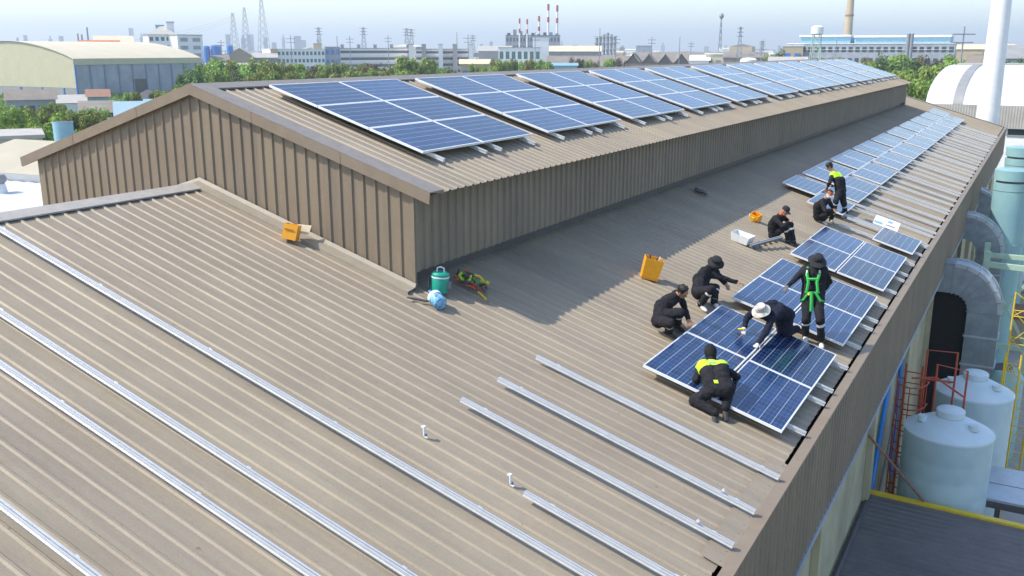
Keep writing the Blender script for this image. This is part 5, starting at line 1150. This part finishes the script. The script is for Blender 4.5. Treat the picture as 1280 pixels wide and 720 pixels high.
def tree(u, vt, D, wpx, kind, label, group):
    p = at(u,vt,D); H = p.z-G
    src = random.choice(PROTO[kind]) if kind < 4 else PALM
    sz = H/6.9; sx = wpx*1.35*D*.9/FPX/5.6 if wpx else sz
    args = (Vector((p.x,p.y,G)), (0,0,random.uniform(0,6.28)), (sx,sx,sz))
    if src.name in used: o = dup(src, *args)
    else: used.add(src.name); o = src; o.location, o.rotation_euler, o.scale = args
    o['label'] = label; o['category'] = 'tree'; o['group'] = group; return o
cnt = [0]
def belt(us, D, vt, wp, kinds, where, group, jitter=3, dj=25):
    for i,u in enumerate(us):
        k = random.choice(kinds); tree(u+random.uniform(-2,2), vt+random.uniform(-jitter,jitter), D+random.uniform(-dj,dj), wp*random.uniform(.8,1.3), k, '%s tree, %s from the left %s' % (('palm' if k==4 else KN[k]), ORD[i] if i < 20 else 'last', where), group)
# left bushes before the warehouse
belt([-4,10,22,38,52,62,80,92,104,116,127,137], 128, 139, 28, (0,0,2,0), 'in the bushy row left of the raised roof', 'bushy trees at the left', 4, 8)
belt([28,46,58,98,118,40], 105, 160, 24, (0,0,0), 'in the nearer low bushes at the left', 'nearer low bushes at the left', 5, 6)
belt([55,70,88,140], 170, 128, 16, (1,4,0), 'below the arched warehouse gable', 'small trees below the warehouse', 3, 10)
belt([158,166,175,196,206,216,226], 180, 112, 18, (0,2,4,0), 'before the long blue-grey warehouse wall', 'trees before the warehouse wall', 4, 12)
belt([232,240,243], 190, 84, 20, (1,1,1), 'at the right end of the warehouse', 'dark trees at the warehouse end', 4, 8)
belt([254,264,274,284,294,304,314,325,336,346,356,366], 230, 78, 22, (0,0,1,2), 'in the tree belt behind the ridge, left half', 'tree belt behind the ridge, left half', 3, 20)
belt([258,276,292,308,324,342,358,374,390,402], 205, 89, 22, (0,2,0,1), 'in the lower shrub row behind the ridge', 'lower shrubs behind the ridge', 2, 12)
belt([376,386,396,406,416,426,436,446,456,466,476,486,497], 250, 79, 20, (3,0,2,3,1), 'in the brownish middle of the tree belt', 'tree belt behind the ridge, middle', 3, 20)
belt([412,428,442,456,470,484,500], 225, 89, 20, (2,0,2), 'in the lime shrubs of the middle belt', 'lime shrubs of the middle belt', 2, 10)
tree(517,70,240,34,0,'broad round green tree standing above the middle of the belt','big round trees of the belt'); tree(531,74,245,28,0,'round green tree right of the broad round one','big round trees of the belt')
belt([548,556,566,598,606,614,622], 260, 82, 14, (2,0,0), 'in the small trees right of the round tree', 'small trees before the tan house', 3, 15)
belt([617,626,634,644,652,661,669,677,686], 270, 74, 15, (0,0,2,0,4), 'in the row before the turquoise-windowed office', 'row before the turquoise-windowed office', 3, 15)
belt([720,726,734,742,760,778], 330, 72, 14, (0,3,2), 'among the brown workshops', 'trees among the brown workshops', 4, 20)
belt([965,974,1000], 420, 64, 14, (1,0), 'left of the pale blue factory', 'trees left of the pale blue factory', 3, 20)
for r,(D,vt,ks) in enumerate(((260,70,(0,1,3,0)),(215,80,(0,0,2,1)),(175,90,(0,1,0)),(150,101,(0,0,1)))):
    us = [[1048,1066,1084,1102,1120,1136,1152,1168,1184,1196],[1062,1080,1098,1118,1136,1154,1172,1188],[1078,1096,1114,1132,1150,1168,1182],[1112,1128,1142,1156,1168]][r]
    belt(us, D, vt, 26, ks, 'in the %s row right of the roof' % ('farthest','third','second','nearest')[r], 'thicket right of the roof', 4, 12)
belt([1176,1190,1202,1216,1228,1250,1272], 240, 76, 20, (0,1), 'behind the white vault', 'trees behind the white vault', 3, 15)
mb = MB(); rnd = random.Random(4); V = []; F = []
for i in range(26000):
    u = rnd.uniform(-80,1360); D = rnd.uniform(480,2400)**1; p = at(u,62,D); cl = noise.noise(Vector((u*.03,D*.006,3)))
    if cl < .02: continue
    c = Vector((p.x+rnd.gauss(0,4),p.y+rnd.gauss(0,4),G+rnd.uniform(.5,8.5))); d = Vector((rnd.gauss(0,1),rnd.gauss(0,1),rnd.gauss(.5,1))).normalized(); x = d.orthogonal().normalized(); y = d.cross(x); q = rnd.uniform(1.0,2.6)
    b = len(V); V += [c-x*q,c-y*q*.6,c+x*q,c+y*q*.6]; F.append((b,b+1,b+2,b+3))
me = bpy.data.meshes.new('far_woods'); me.from_pydata(V,[],F); me.materials.append(LEAF[1]); o = bpy.data.objects.new('far_woods', me); COL.objects.link(o); tag(o,'far green tree cover between the hazy roofs','woods',None,'stuff')
mb = MB(); rnd = random.Random(8); V = []; F = []
for i in range(16000):
    u = rnd.uniform(-60,420); D = rnd.uniform(85,330); p = at(u,62,D)
    if noise.noise(Vector((p.x*.05,p.y*.05,1))) < -.12 or -24 > p.x > -58 and 7 < p.y < 27: continue
    q = rnd.uniform(.2,.6); a = rnd.uniform(0,3.1); b = len(V); X = Vector((math.cos(a)*q,math.sin(a)*q,0)); hh = rnd.uniform(.4,1.6); o_ = Vector((p.x,p.y,G)); V += [o_-X,o_+X,o_+X*.6+Vector((rnd.gauss(0,.2),rnd.gauss(0,.2),hh)),o_-X*.6+Vector((0,0,hh))]; F.append((b,b+1,b+2,b+3))
me = bpy.data.meshes.new('scrub'); me.from_pydata(V,[],F); me.materials.append(LEAF[0]); o = bpy.data.objects.new('scrub', me); COL.objects.link(o); tag(o,'rough green scrub covering the open ground at the left','scrub',None,'stuff')
for rts in PROTO.values():
    for r_ in rts:
        if r_.name not in used:
            for c_ in CH[r_.name]: bpy.data.objects.remove(c_)
            bpy.data.objects.remove(r_)
# ================================================================ haze
m = bpy.data.materials.new('haze'); m.use_nodes = True; N = m.node_tree.nodes; N.remove(N['Principled BSDF']); pv = N.new('ShaderNodeVolumePrincipled'); pv.inputs['Density'].default_value = HAZE; pv.inputs['Color'].default_value = (.84,.93,1,1); pv.inputs['Anisotropy'].default_value = .2
m.node_tree.links.new(pv.outputs[0], N['Material Output'].inputs['Volume'])
mb = MB(); mb.box((-6600,-1600,G-2),(6600,9100,160), m); tag(mb.build('haze'), 'thin pale haze over the whole place', 'haze', None, 'stuff')
